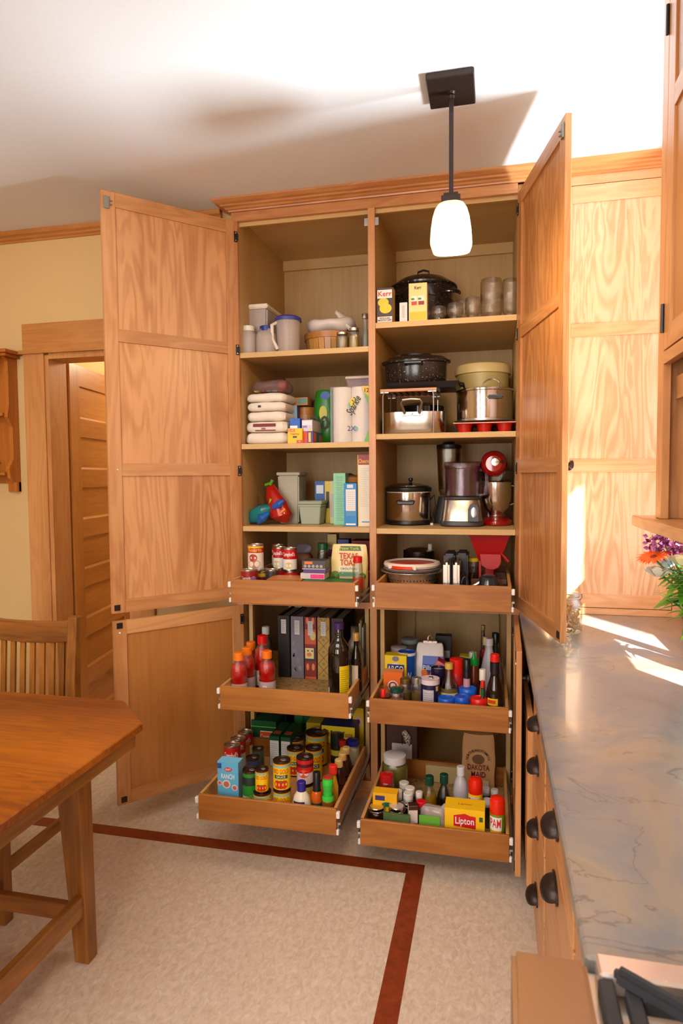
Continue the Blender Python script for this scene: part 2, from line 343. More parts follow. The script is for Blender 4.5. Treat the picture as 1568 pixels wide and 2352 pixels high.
# hall door: rails and panels
d = struct('door_1', G().box(0, .11, 0, .036, 0, 2.1).box(.65, .76, 0, .036, 0, 2.1), Wdoor, 'fir door of many flat panels standing open in the hall', loc=(-1.052, .23, .012), rz=math.radians(99.8))
zz = 2.1; k = 0
for i in range(8):
    hr = .10 if i else .11
    obj('rail', B(.11, .65, .0, .036, zz-hr, zz), Wdoorx, d); zz -= hr
    if i < 7:
        hp = .178; pn = G().box(.11, .65, .010, .026, zz-hp, zz); pn.ext([(.0, zz-hp), (.010, zz-hp), (.010, zz-hp+.012)], 'x', .11, .65)
        obj('panel', pn, Wdoorx, d); zz -= hp
obj('door_knob', Lt([(0, 0), (.025, 0), (.025, .006), (.01, .012), (.01, .04), (.026, .05), (.026, .066), (0, .075)], 16, M=Matrix.Translation((.70, -.0, 1.0)) @ Matrix.Rotation(PI/2, 4, 'X')), BRONZE, d, True)
# ================================================================== pantry cabinet
pan = thing('pantry_cabinet', 'tall built-in cherry pantry with open doors, shelves and pull-out trays', 'cabinet')
def part(n, g_, m, par=pan, **k): return obj(n, g_, m, par, **k)
part('side_panel', B(-.03, -.012, .02, .715, 0, 2.70), Wz); part('side_panel', B(1.247, 1.265, .02, .715, 0, 2.70), Wz)
part('inner_lining', B(-.012, 0, .02, .69, .108, 2.69), Wint); part('inner_lining', B(1.2345, 1.247, .02, .69, .108, 2.69), Wint)
part('partition', B(.609, .630, .02, .69, .108, 2.69), Wint)
part('back_panel', B(-.012, 1.247, .69, .70, .09, 2.69), Wint)
part('cabinet_top', B(-.012, 1.247, .02, .70, 2.69, 2.70), Wintx)
part('bottom_deck', B(-.012, 1.247, .02, .69, .09, .108), Wintx)
part('toe_kick', B(-.03, 1.265, .05, .06, 0, .09), Wx)
part('bottom_rail', B(0, 1.2345, 0, .02, .072, .108), Wx)
part('top_rail', B(-.03, 1.2345, 0, .02, 2.659, 2.70), Wx, bev=.001)
part('mid_rail', B(0, .604, .0, .02, .900, .929), Wx); part('mid_rail', B(.635, 1.2345, .0, .02, .900, .929), Wx)
part('center_stile', B(.604, .635, -.0005, .02, .108, 2.659), Wz, bev=.001)
part('left_stile', B(-.03, 0, 0, .02, 0, 2.659), Wz); part('right_stile', B(1.2345, 1.275, 0, .02, 0, 2.659), Wz)
for a, b in ((0, .609), (.630, 1.2345)):
    part('hanging_rail', B(a, b, .672, .69, 2.636, 2.69), Wintx); part('door_stop', B(a, b, .022, .034, 2.642, 2.69), Wintx)
    part('tray_upright', B(a+.016, a+.034, .03, .06, .108, .90), Wint); part('tray_upright', B(b-.034, b-.016, .03, .06, .108, .90), Wint)
    um = mat((190, 205, 205), .6, name='pale_laminate') if a == 0 else Wint
    part('tray_upright', B(a+.06, a+.10, .66, .689, .108, .90), um); part('tray_upright', B(b-.10, b-.06, .66, .689, .108, .90), um)
for a, b, zs in ((0, .609, (2.068, 1.6493, 1.2674)), (.630, 1.2345, (2.1667, 1.6817, 1.2631))):
    for z in zs:
        sh = part('shelf', B(a+.001, b-.001, .024, .689, z-.019, z), Wintx)
        obj('edge_band', B(a+.001, b-.001, .006, .024, z-.024, z), Wintx, sh, bev=.001)
for x, s in ((.596, -1), (.643, 1)):
    part('latch_plate', B(x-.008, x+.008, .004, .008, 2.585, 2.618), ZINC)
CR = [(0, 2.70), (.008, 2.70), (.010, 2.706), (.018, 2.708), (.024, 2.714), (.036, 2.717), (.040, 2.723), (.052, 2.726), (.062, 2.733), (.066, 2.736), (.070, 2.743), (0, 2.743)]
struct('trim_8', G().sweep(CR, lambda o: [(-.03-o, .07), (-.03-o, -o), (1.888, -o)]), Wx, 'cherry crown moulding along the top of the pantry')
# doors
def hinge(par, x, z, s, y=0.0):
    h = obj('hinge', B(min(x, x+s*.017), max(x, x+s*.017), y, y+.003, z-.024, z+.024), BLACK, par, bev=.001)
    obj('screw', Lt([(0, 0), (.003, 0), (.003, .001), (0, .0014)], 8, M=Matrix.Translation((x+s*.009, y+.003, z-.017)) @ Matrix.Rotation(-PI/2, 4, 'X')).lathe([(0, 0), (.003, 0), (.003, .001), (0, .0014)], 8, M=Matrix.Translation((x+s*.009, y+.003, z+.017)) @ Matrix.Rotation(-PI/2, 4, 'X')), ZINC, par)
    obj('hinge_barrel', T([(x, y+.002, z-.014), (x, y+.002, z+.014)], .004, 8), BLACK, par)
def shaker(par, name, x0, x1, z0, z1, rails, sw=.055, th=.021, pm=None, loc=(0, 0, 0), rz=0, top=.058, bot=.056, label=None, wz=None, wx=None):
    wz = wz or Wz; wx = wx or Wx
    """rails: list of (z_low, z_high) of intermediate rails; inner face at y=0, outer at y=-th"""
    d = obj(name, B(x0, x0+sw, -th, 0, z0, z1), wz, par, loc=loc, rz=rz, bev=.0012, label=label); obj('stile', B(x1-sw, x1, -th, 0, z0, z1), wz, d, bev=.0012)
    edges = [z0, z0+bot]
    for a, b in sorted(rails): edges += [a, b]
    edges += [z1-top, z1]
    for i in range(0, len(edges), 2): obj('rail', B(x0+sw, x1-sw, -th, -.0004, edges[i], edges[i+1]), wx, d)
    for i in range(1, len(edges)-1, 2): obj('panel', B(x0+sw, x1-sw, -.0145, -.0075, edges[i], edges[i+1]), pm or Wpanel, d)
    return d
RL = [(2.058, 2.11), (1.505, 1.559)]
for s, hx, th_, W_, lab in ((1, 0.0, 2.2985, .602, 'tall left upper door swung wide open'), (-1, 1.2345, 1.784, .598, 'tall right upper door open towards the viewer')):
    x0, x1 = (0, W_) if s > 0 else (-W_, 0)
    d = shaker(pan, 'upper_door', x0, x1, .931, 2.657, RL, loc=(hx, -.001, 0), rz=-s*th_, pm=Wpanel, label=lab)
    for z in (2.588, 2.08, 1.525): hinge(d, 0 if s > 0 else 0, z, s)
    xe = s*(W_-.02)
    obj('latch', G().box(xe-.011, xe+.011, 0, .006, 2.585, 2.635).box(xe-s*.018-.004, xe-s*.018+.004, 0, .010, 2.60, 2.606).box(xe-s*.018-.004, xe-s*.018+.004, 0, .010, 2.615, 2.621), mat((150, 150, 140), .4, .6, name='latch_metal'), d, bev=.002)
    obj('magnet_plate', B(xe-.012, xe+.012, 0, .003, .943, .967), BLACK, d)
    obj('screw', Lt([(0, 0), (.004, 0), (.004, .002), (0, .003)], 8, M=Matrix.Translation((s*(W_-.035), 0, 1.53)) @ Matrix.Rotation(-PI/2, 4, 'X')), ZINC, d)
    obj('knob', Lt([(0, 0), (.007, 0), (.007, .012), (.014, .018), (.014, .024), (0, .028)], 14, M=Matrix.Translation((s*(W_-.03), -.021, 1.53)) @ Matrix.Rotation(PI/2, 4, 'X')), BRONZE, d, True)
for s, hx, th_, W_, lab in ((1, 0.0, 2.285, .602, 'short left lower door swung wide open'), (-1, 1.228, 1.556, .598, 'short right lower door seen edge-on')):
    x0, x1 = (0, W_) if s > 0 else (-W_, 0)
    d = shaker(pan, 'lower_door', x0, x1, .112, .899, [], loc=(hx, -.001, 0), rz=-s*th_, pm=Wply, th=.019, label=lab)
    hinge(d, 0, .832, s); hinge(d, 0, .2, s)
    xe = s*(W_-.025)
    for z in (.88, .135): obj('magnet_plate', B(xe-.012, xe+.012, 0, .003, z-.012, z+.012), BLACK, d)
    obj('screw', Lt([(0, 0), (.004, 0), (.004, .002), (0, .003)], 8, M=Matrix.Translation((xe, 0, .85)) @ Matrix.Rotation(-PI/2, 4, 'X')), mat((235, 225, 215), .5, name='screw_cap'), d)
    obj('knob', Lt([(0, 0), (.007, 0), (.007, .012), (.014, .018), (.014, .024), (0, .028)], 14, M=Matrix.Translation((s*(W_-.03), -.019, .80)) @ Matrix.Rotation(PI/2, 4, 'X')), BRONZE, d, True)
# pull-out trays
TRAYS = {}
LINER = ramp_mat('floral_liner', [(.3, (92, 104, 44)), (.45, (176, 140, 84)), (.62, (196, 158, 100)), (.7, (128, 52, 32))], nscale=26, detail=2, rough=.5, dist=1.5)
def tray(xc, yf, z0, zt, zb, lab, liner=False, dp=.57):
    x0, x1 = xc-.2725, xc+.2725
    d = obj('pull_out_tray', B(x0, x1, yf, yf+.013, zb, zt), Wdx, pan, bev=.0015, label=lab)
    obj('side', B(x0, x0+.012, yf+.013, yf+dp, zb, zt), Wdy, d, bev=.001); obj('side', B(x1-.012, x1, yf+.013, yf+dp, zb, zt), Wdy, d, bev=.001)
    obj('back', B(x0+.012, x1-.012, yf+dp-.012, yf+dp, zb, zt), Wdx, d)
    obj('bottom', B(x0+.012, x1-.012, yf+.013, yf+dp-.012, z0-.008, z0-.0012), LINER if liner else Wdy, d)
    for s in (-1, 1):
        xs = xc+s*.2725
        obj('clip', B(min(xs, xs+s*.013), max(xs, xs+s*.013), yf-.004, yf+.012, zt-.034, zt-.010), CLIP, d, bev=.002)
        obj('clip', B(min(xs, xs+s*.009), max(xs, xs+s*.009), yf-.002, yf+.012, zb+.002, zb+.022), CLIP, d, bev=.002)
        obj('slide', G().box(min(xs+s*.001, xs+s*.012), max(xs+s*.001, xs+s*.012), yf+.014, .6, zb+.010, zb+.018).box(min(xs+s*.001, xs+s*.012), max(xs+s*.001, xs+s*.012), yf+.014, .6, zb+.034, zb+.042).box(min(xs+s*.001, xs+s*.005), max(xs+s*.001, xs+s*.005), yf+.014, .6, zb+.018, zb+.034), ZINC, d)
        obj('slide_lever', B(min(xs+s*.002, xs+s*.011), max(xs+s*.002, xs+s*.011), yf+.24, yf+.30, zb+.019, zb+.033), BLACK, d)
    return d
tray(.318, -.255, .970, 1.0585, .9575, 'left pull-out tray, topmost of three'); tray(.940, -.230, .967, 1.0585, .9545, 'right pull-out tray, topmost of three')
tray(.316, -.385, .552, .636, .537, 'left pull-out tray, middle of three', True); tray(.930, -.310, .514, .600, .499, 'right pull-out tray, middle of three')
tray(.314, -.600, .198, .281, .1815, 'left pull-out tray, lowest of three'); tray(.930, -.510, .118, .205, .1045, 'right pull-out tray, lowest of three', True)
# ================================================================== tall closed cabinet standing on the counter
WPz = wood('sunlit_cherry_vertical', (210, 152, 100), (230, 182, 136), 'z', fig=.8); WPx = wood('sunlit_cherry_horizontal', (210, 152, 100), (232, 186, 142), 'x', fig=.8)  # cherry made paler in its colour to stand for sunlight on the frame
tc = thing('tall_cabinet', 'tall closed cherry cabinet with figured maple panels, standing at the end of the counter', 'cabinet', (1.275, 0, .914))
zo = -.914
obj('case', G().box(.002, .013, .02, .70, 0, 2.70+zo).box(.60, .612, .02, .70, 0, 2.70+zo).box(.013, .60, .68, .70, 0, 2.70+zo), WPz, tc)
obj('left_stile', B(.002, .125, 0, .02, .0, 2.668+zo), WPz, tc); obj('right_stile', B(.575, .612, 0, .02, .0, 2.668+zo), WPz, tc)
obj('top_rail', B(.002, .612, -.0006, .02, 2.664+zo, 2.70+zo), WPx, tc); obj('bottom_rail', B(.125, .575, 0, .02, 0, .027), WPx, tc)
d = shaker(tc, 'door', .128, .572, .030, 2.661+zo, [(a+zo, b+zo) for a, b in RL], sw=.045, loc=(0, .018, 0), pm=Wflame, wz=WPz, wx=WPx, top=.068, th=.019)
obj('knob', Lt([(0, 0), (.007, 0), (.007, .014), (.015, .020), (.016, .028), (.010, .033), (0, .034)], 16, M=Matrix.Translation((.168, -.019, 1.528+zo)) @ Matrix.Rotation(PI/2, 4, 'X')), BRONZE, d, True)
# ================================================================== base cabinet run
bc = thing('base_cabinet', 'cherry base cabinet with bronze cup pulls under the stone counter', 'cabinet', (1.275, -2.05, 0))
FY = 2.05
obj('carcass', G().box(.02, .61, 0.0, FY-.03, .10, .882).box(.07, .61, 0.0, FY-.03, 0, .10), Wy, bc)
obj('face_frame', G().box(0, .02, 0, .29, .10, .882).box(0, .02, .855, .885, .10, .882).box(0, .02, 1.36, 1.40, .10, .882).box(0, .02, .0, 1.99, .862, .882).box(0, .02, .0, 1.99, .10, .118), Wz, bc)
def cup(par, yc, zc):
    h = G(); n = 12; m = 7; v = []
    for i in range(n+1):
        a = PI*i/n
        for j in range(m+1):
            b = -.35+(PI/2+.35)*j/m
            v.append((-.031*math.sin(a)**.7*math.cos(b)-.001, yc+.043*math.cos(a), zc+.026*math.sin(a)**.7*math.sin(b)))
    f = [(i*(m+1)+j, (i+1)*(m+1)+j, (i+1)*(m+1)+j+1, i*(m+1)+j+1) for i in range(n) for j in range(m)]
    h.add(v, f); p_ = obj('cup_pull', h, BRONZE, par, True)
    obj('backplate', G().ext([(yc+.052*math.cos(2*PI*i/20), zc+.006+.024*math.sin(2*PI*i/20)) for i in range(20)], 'x', -.003, 0), BRONZE, p_)
for y0, y1, yp, rows in ((.887, 1.358, 1.14, ((.708, .860, .765), (.518, .702, .640), (.328, .512, .452), (.120, .322, .250))), (.292, .853, .575, ((.708, .860, .765), (.300, .702, .630), (.120, .294, .230)))):
    for z0_, z1_, zp in rows:
        d = obj('drawer', B(-.004, .018, y0, y1, z0_, z1_), Wy, bc, bev=.002)
        cup(bc, yp, zp)
for o in [c for c in bc.children if c.name.startswith('cup_pull')]: o.location.x = -.005
obj('door', B(-.02, -.001, 1.39, 1.80, .12, .70), Wz, bc, bev=.002)
obj('door_panel', B(-.0215, -.020, 1.45, 1.74, .18, .64), Wply, bc)
ct = obj('countertop', B(1.2505, 1.888, -2.052, -.002, .884, .914), STONE, bev=.004); tag(ct, 'polished grey-brown veined stone countertop over the base cabinet', 'countertop')
# ================================================================== wall cabinet, right edge of frame
uc = thing('wall_cabinet', 'cherry wall cabinet with an open lower niche, cut by the right edge of the photo', 'cabinet', (1.56, -.98, 1.38))
Lc = 1.6; z_ = lambda z: z-1.38
obj('case', G().box(.02, .328, -.018, 0, 0, z_(2.742)).box(.31, .328, -Lc, -.018, 0, z_(2.742)).box(.02, .31, -Lc, -.018, z_(1.79), z_(1.808)).box(.02, .31, -Lc, -.018, z_(2.72), z_(2.742)), Wz, uc)
obj('end_stile', B(0, .02, -.055, 0, 0, z_(2.742)), Wz, uc, bev=.0015)
obj('rail', B(0, .02, -Lc, -.055, z_(1.775), z_(1.805)), Wy, uc); obj('rail', B(0, .02, -Lc, -.055, z_(2.70), z_(2.742)), Wy, uc)
obj('niche_divider', B(.022, .30, -.30, -.285, 0, z_(1.79)), Wz, uc); obj('niche_shelf', B(.03, .30, -.285, -.06, z_(1.685), z_(1.742)), Wy, uc)
d = shaker(uc, 'door', 0, .42, z_(1.810), z_(2.697), [(z_(2.38), z_(2.43))], sw=.06, th=.02, pm=Wply, loc=(.02, -.058, 0), rz=-PI/2)
d2 = shaker(uc, 'door', 0, .42, z_(1.810), z_(2.697), [(z_(2.38), z_(2.43))], sw=.06, th=.02, pm=Wply, loc=(.02, -.482, 0), rz=-PI/2)
for z in (2.62, 1.89):
    obj('hinge', T([(-.004, -.055, z_(z)-.036), (-.004, -.055, z_(z)+.036)], .0045, 8), BLACK, uc, True)
sb = obj('plate_rail', B(-.035, .329, -Lc, .12, z_(1.350), z_(1.3795)), Wy, uc, bev=.002)
obj('corbel', G().ext([(.10, z_(1.35)), (.30, z_(1.35)), (.30, z_(1.25)), (.27, z_(1.285)), (.22, z_(1.31)), (.15, z_(1.32)), (.11, z_(1.335))], 'y', -.10, -.06), Wz, uc)
# ================================================================== pendant lamp
pl = thing('pendant_lamp', 'bronze pendant lamp with glowing bell-shaped white glass shade', 'lamp', (1.004, -.67, 2.743))
obj('canopy', B(-.074, .074, -.085, .085, -.022, 0), BRONZE, pl, bev=.003)
obj('swivel', Lt([(0, -.045), (.010, -.043), (.012, -.034), (.009, -.028), (.013, -.022), (0, -.022)], 14), BRONZE, pl, True)
obj('rod', G().box(-.007, .007, -.007, .007, -.347, -.04), BRONZE, pl)
obj('socket_cap', G().box(-.023, .023, -.023, .023, -.352, -.342).box(-.030, .030, -.030, .030, -.372, -.352), BRONZE, pl, bev=.001)
prof = [(.030, -.370), (.042, -.378), (.052, -.395), (.059, -.42), (.064, -.455), (.0665, -.49), (.066, -.500), (.060, -.516), (.057, -.516), (.063, -.490), (.060, -.455), (.054, -.42), (.047, -.398), (.028, -.376)]
m, nt, b = newmat('glowing_alabaster_glass'); N = nt.nodes
b.inputs['Base Color'].default_value = lin((245, 225, 195)); b.inputs['Roughness'].default_value = .3
tcn = N.new('ShaderNodeTexCoord'); nz = N.new('ShaderNodeTexNoise'); nz.inputs['Scale'].default_value = 18; nt.links.new(tcn.outputs['Object'], nz.inputs['Vector'])
sx = N.new('ShaderNodeSeparateXYZ'); nt.links.new(tcn.outputs['Object'], sx.inputs[0])
mr = N.new('ShaderNodeMapRange'); mr.inputs['From Min'].default_value = -.375; mr.inputs['From Max'].default_value = -.43; mr.inputs['To Min'].default_value = .18; mr.inputs['To Max'].default_value = 1.7; nt.links.new(sx.outputs['Z'], mr.inputs['Value'])
ml = N.new('ShaderNodeMath'); ml.operation = 'MULTIPLY_ADD'; ml.inputs[1].default_value = .35; nt.links.new(nz.outputs['Fac'], ml.inputs[0]); nt.links.new(mr.outputs[0], ml.inputs[2])
b.inputs['Emission Color'].default_value = lin((255, 214, 160)); nt.links.new(ml.outputs[0], b.inputs['Emission Strength'])
obj('shade', Lt(prof, 40, n=3.6), m, pl, True)
bu = obj('bulb', Lt([(0, -.46), (.016, -.452), (.022, -.435), (.018, -.415), (.011, -.40), (.011, -.375), (0, -.375)], 14), mat((255, 225, 180), .5, emit=9, name='lit_bulb'), pl, True)
lamp('pendant_bulb', 'POINT', (1.004, -.67, 2.205), 9, (1, .70, .32), shadow_soft_size=.04)
# ================================================================== cooking range
rg = thing('cooking_range', 'stainless steel cooking range with black grate at the near end of the counter', 'range', (1.163, -2.83, 0))
obj('body', B(.03, .72, 0, .772, .03, .90), STEELB, rg, bev=.003)
obj('front_ledge', B(0, .087, -.0, .772, .73, .916), mat((150, 116, 86), .36, .8, name='brushed_ledge'), rg, bev=.006)
obj('cooktop_rim', B(.097, .72, .736, .772, .90, .926), mat((226, 214, 208), .25, .8, name='bright_steel'), rg, bev=.003)
obj('cooktop_well', B(.118, .72, .03, .736, .888, .898), mat((26, 24, 24), .5, name='black_enamel'), rg)
CAST = mat((46, 46, 50), .55, .2, name='cast_iron')
gr = G().box(.095, .112, .03, .735, .90, .922)
gr.box(.120, .136, .05, .715, .912, .930).box(.136, .70, .700, .716, .912, .930).box(.136, .70, .38, .396, .912, .930)
obj('grate', gr, CAST, rg, bev=.002); obj('gap_shade_strip', B(.088, .096, 0, .772, .86, .89), BLACK, rg)  # black strip stands in for the shade in the gap beside the ledge
obj('grate_finger', B(0, .30, -.009, .009, .926, .946, Matrix.Translation((.112, .728, 0)) @ Matrix.Rotation(-.62, 4, 'Z')), CAST, rg, bev=.006)
for a in range(8):
    q = a*PI/4+PI/4; c0 = (.33, .55); R0, R1 = .07, .19
    M = Matrix.Translation((c0[0], c0[1], .925)) @ Matrix.Rotation(q, 4, 'Z')
    obj('grate_finger', B(R0, R1, -.009, .009, -.010, .016, M), CAST, rg, bev=.003)
obj('burner', Lt([(0, .898), (.05, .898), (.05, .908), (.035, .914), (.035, .922), (0, .924)], 24, .33, .55), mat((18, 18, 20), .4, name='burner_black'), rg, True)
for i in range(4): obj('control_knob', Lt([(0, 0), (.022, 0), (.020, .03), (0, .034)], 16, M=Matrix.Translation((0, .12+i*.17, .80)) @ Matrix.Rotation(-PI/2, 4, 'Y')), BLACK, rg, True)
# ================================================================== dining table and chair
tb = thing('dining_table', 'oak dining table with clipped corners and arched apron, at left', 'table', (-.72, -1.75, 0))
X0, X1, Y0, Y1 = -.83, .837, -.80, .80
def clip_poly(i, c=.165): return [(X0+i, Y0+i+c), (X0+i+c, Y0+i), (X1-i-c, Y0+i), (X1-i, Y0+i+c), (X1-i, Y1-i-c), (X1-i-c, Y1-i), (X0+i+c, Y1-i), (X0+i, Y1-i-c)]
obj('tabletop', G().ext(clip_poly(0), 'z', .737, .761), Woak, tb, bev=.003)
obj('edge_moulding', G().ext(clip_poly(.022, .15), 'z', .688, .737), Woaky, tb, bev=.002)
lx1 = X1-.24; 
def apron_y(x):
    pts = [(-.56, .61)]+[(-.56+1.12*i/12, .60+.055*math.sin(PI*i/12)) for i in range(13)]+[(.56, .61), (.56, .688), (-.56, .688)]
    return G().ext(pts, 'x', x-.011, x+.011)
for x in (X0+.21, lx1+.03): obj('apron', apron_y(x), Woaky, tb)
for y in (-.61, .61): obj('apron', G().ext([(-.58, .62)]+[(-.58+1.16*i/12, .61+.05*math.sin(PI*i/12)) for i in range(13)]+[(.58, .688), (-.58, .688)], 'y', y-.011, y+.011), Woakx, tb)
for sx_, lx in ((1, .63), (-1, -.62)):
    for ly in (.62, -.62):
        o = obj('leg', G().add([(lx-sx_*.022-.003, ly-.024, 0), (lx+sx_*.026-.003, ly-.024, 0), (lx+sx_*.026-.003, ly+.024, 0), (lx-sx_*.022-.003, ly+.024, 0), (lx-sx_*.075, ly-.036, .688), (lx+sx_*.010, ly-.036, .688), (lx+sx_*.010, ly+.036, .688), (lx-sx_*.075, ly+.036, .688)], [(0, 3, 2, 1), (4, 5, 6, 7), (0, 1, 5, 4), (1, 2, 6, 5), (2, 3, 7, 6), (3, 0, 4, 7)]), Woakz, tb, bev=.002)
        obj('foot_pad', B(lx-.018, lx+.018, ly-.016, ly+.016, -.0, .003), BLACK, o)
    obj('stretcher', B(lx-.013, lx+.013, -.6, .6, .155, .22), Woaky, tb, bev=.002)
obj('stretcher', B(-.60, .60, .60, .625, .125, .178), Woakx, tb, bev=.002)
obj('leaf_lock', T([(lx1+.055, .03, .70), (lx1+.066, .03, .70), (lx1+.066, .03, .675), (lx1+.064, .03, .66)], .004), ZINC, tb)
ch = thing('dining_chair', 'oak slat-back dining chair tucked in at the far side of the table', 'chair', (-.68, -.84, 0), rz=PI)
# local: +y points to the viewer's back edge of the seat -> rotated so the backrest stands at y=+.24 in world
def cb(*a): x0, x1, y0, y1, z0, z1 = a; return B(x0, x1, y0, y1, z0, z1)
obj('seat', G().ext([(-.21, .22), (-.235, -.20), (-.2, -.23), (.2, -.23), (.235, -.20), (.21, .22)][::-1], 'z', .44, .47), Woakx, ch, bev=.006)
for s in (-1, 1):
    v = []
    for z, y, hw in ((0, -.235, .02), (.45, -.20, .022), (.70, -.205, .021), (.952, -.232, .019)):
        v += [(s*.215-hw, y-hw, z), (s*.215+hw, y-hw, z), (s*.215+hw, y+hw, z), (s*.215-hw, y+hw, z)]
    f = [(0, 3, 2, 1), (12, 13, 14, 15)]+[(4*i+a, 4*i+(a+1) % 4, 4*i+4+(a+1) % 4, 4*i+4+a) for i in range(3) for a in range(4)]
    obj('rear_post', G().add(v, f), Woakz, ch, bev=.002)
    obj('front_leg', B(s*.215-.02, s*.215+.02, .18, .22, 0, .44, tx=-.0), Woakz, ch, bev=.002)
    obj('side_stretcher', B(s*.215-.009, s*.215+.009, -.2, .19, .16, .20), Woaky, ch)
    obj('side_rail', B(s*.215-.011, s*.215+.011, -.19, .19, .385, .44), Woaky, ch)
pts = [(-.195+.39*i/12) for i in range(13)]
obj('crest_rail', G().ext([(x, .915+.022*(abs(x)/.195)**2-.0+.012*math.cos(x*8)) for x in pts]+[(x, .842+.012*(abs(x)/.195)**2) for x in reversed(pts)], 'y', -.238, -.214), Woakx, ch, bev=.002)
obj('lower_back_rail', B(-.195, .195, -.222, -.202, .53, .575), Woakx, ch, bev=.002)
for i in range(8):
    x = -.158+.045*i
    obj('slat', G().add([(x-.011, -.213, .57), (x+.011, -.213, .57), (x+.011, -.203, .57), (x-.011, -.203, .57), (x-.011, -.232, .85), (x+.011, -.232, .85), (x+.011, -.222, .85), (x-.011, -.222, .85)], [(0, 3, 2, 1), (4, 5, 6, 7), (0, 1, 5, 4), (1, 2, 6, 5), (2, 3, 7, 6), (3, 0, 4, 7)]), Woakz, ch)
# ================================================================== plate shelf on the left wall
ws = thing('wall_shelf', 'orange-stained pine plate shelf hanging on the cream wall left of the doorway', 'shelf', (-1.5, .075, 1.43))
obj('side_panel', G().ext([(0, 0), (-.03, 0), (-.035, .05), (-.075, .07), (-.085, .12), (-.05, .17), (-.05, .33), (-.085, .38), (-.07, .45), (-.07, .66), (-.095, .68), (0, .68)], 'x', .235, .255), Wshelf, ws, bev=.002)
obj('side_panel', G().ext([(0, 0), (-.03, 0), (-.035, .05), (-.075, .07), (-.085, .12), (-.05, .17), (-.05, .33), (-.085, .38), (-.07, .45), (-.07, .66), (-.095, .68), (0, .68)], 'x', -.255, -.235), Wshelf, ws, bev=.002)
obj('backboard', B(-.235, .235, -.014, 0, .045, .68), Wshelf, ws)
obj('backboard_tail', B(.19, .255, -.016, 0, -.0, .05), Wshelf, ws)
obj('top_board', G().box(-.29, .29, -.125, 0, .695, .712).box(-.275, .275, -.11, 0, .68, .695), Wshelf, ws, bev=.002)
for z in (.385, .085): obj('shelf_board', B(-.235, .235, -.095, -.014, z, z+.016), Wshelf, ws, bev=.002)
obj('peg', Lt([(.009, 0), (.007, .03), (.012, .04), (0, .045)], 12, M=Matrix.Translation((.14, -.014, .15)) @ Matrix.Rotation(PI/2, 4, 'X')), Wshelf, ws, True)
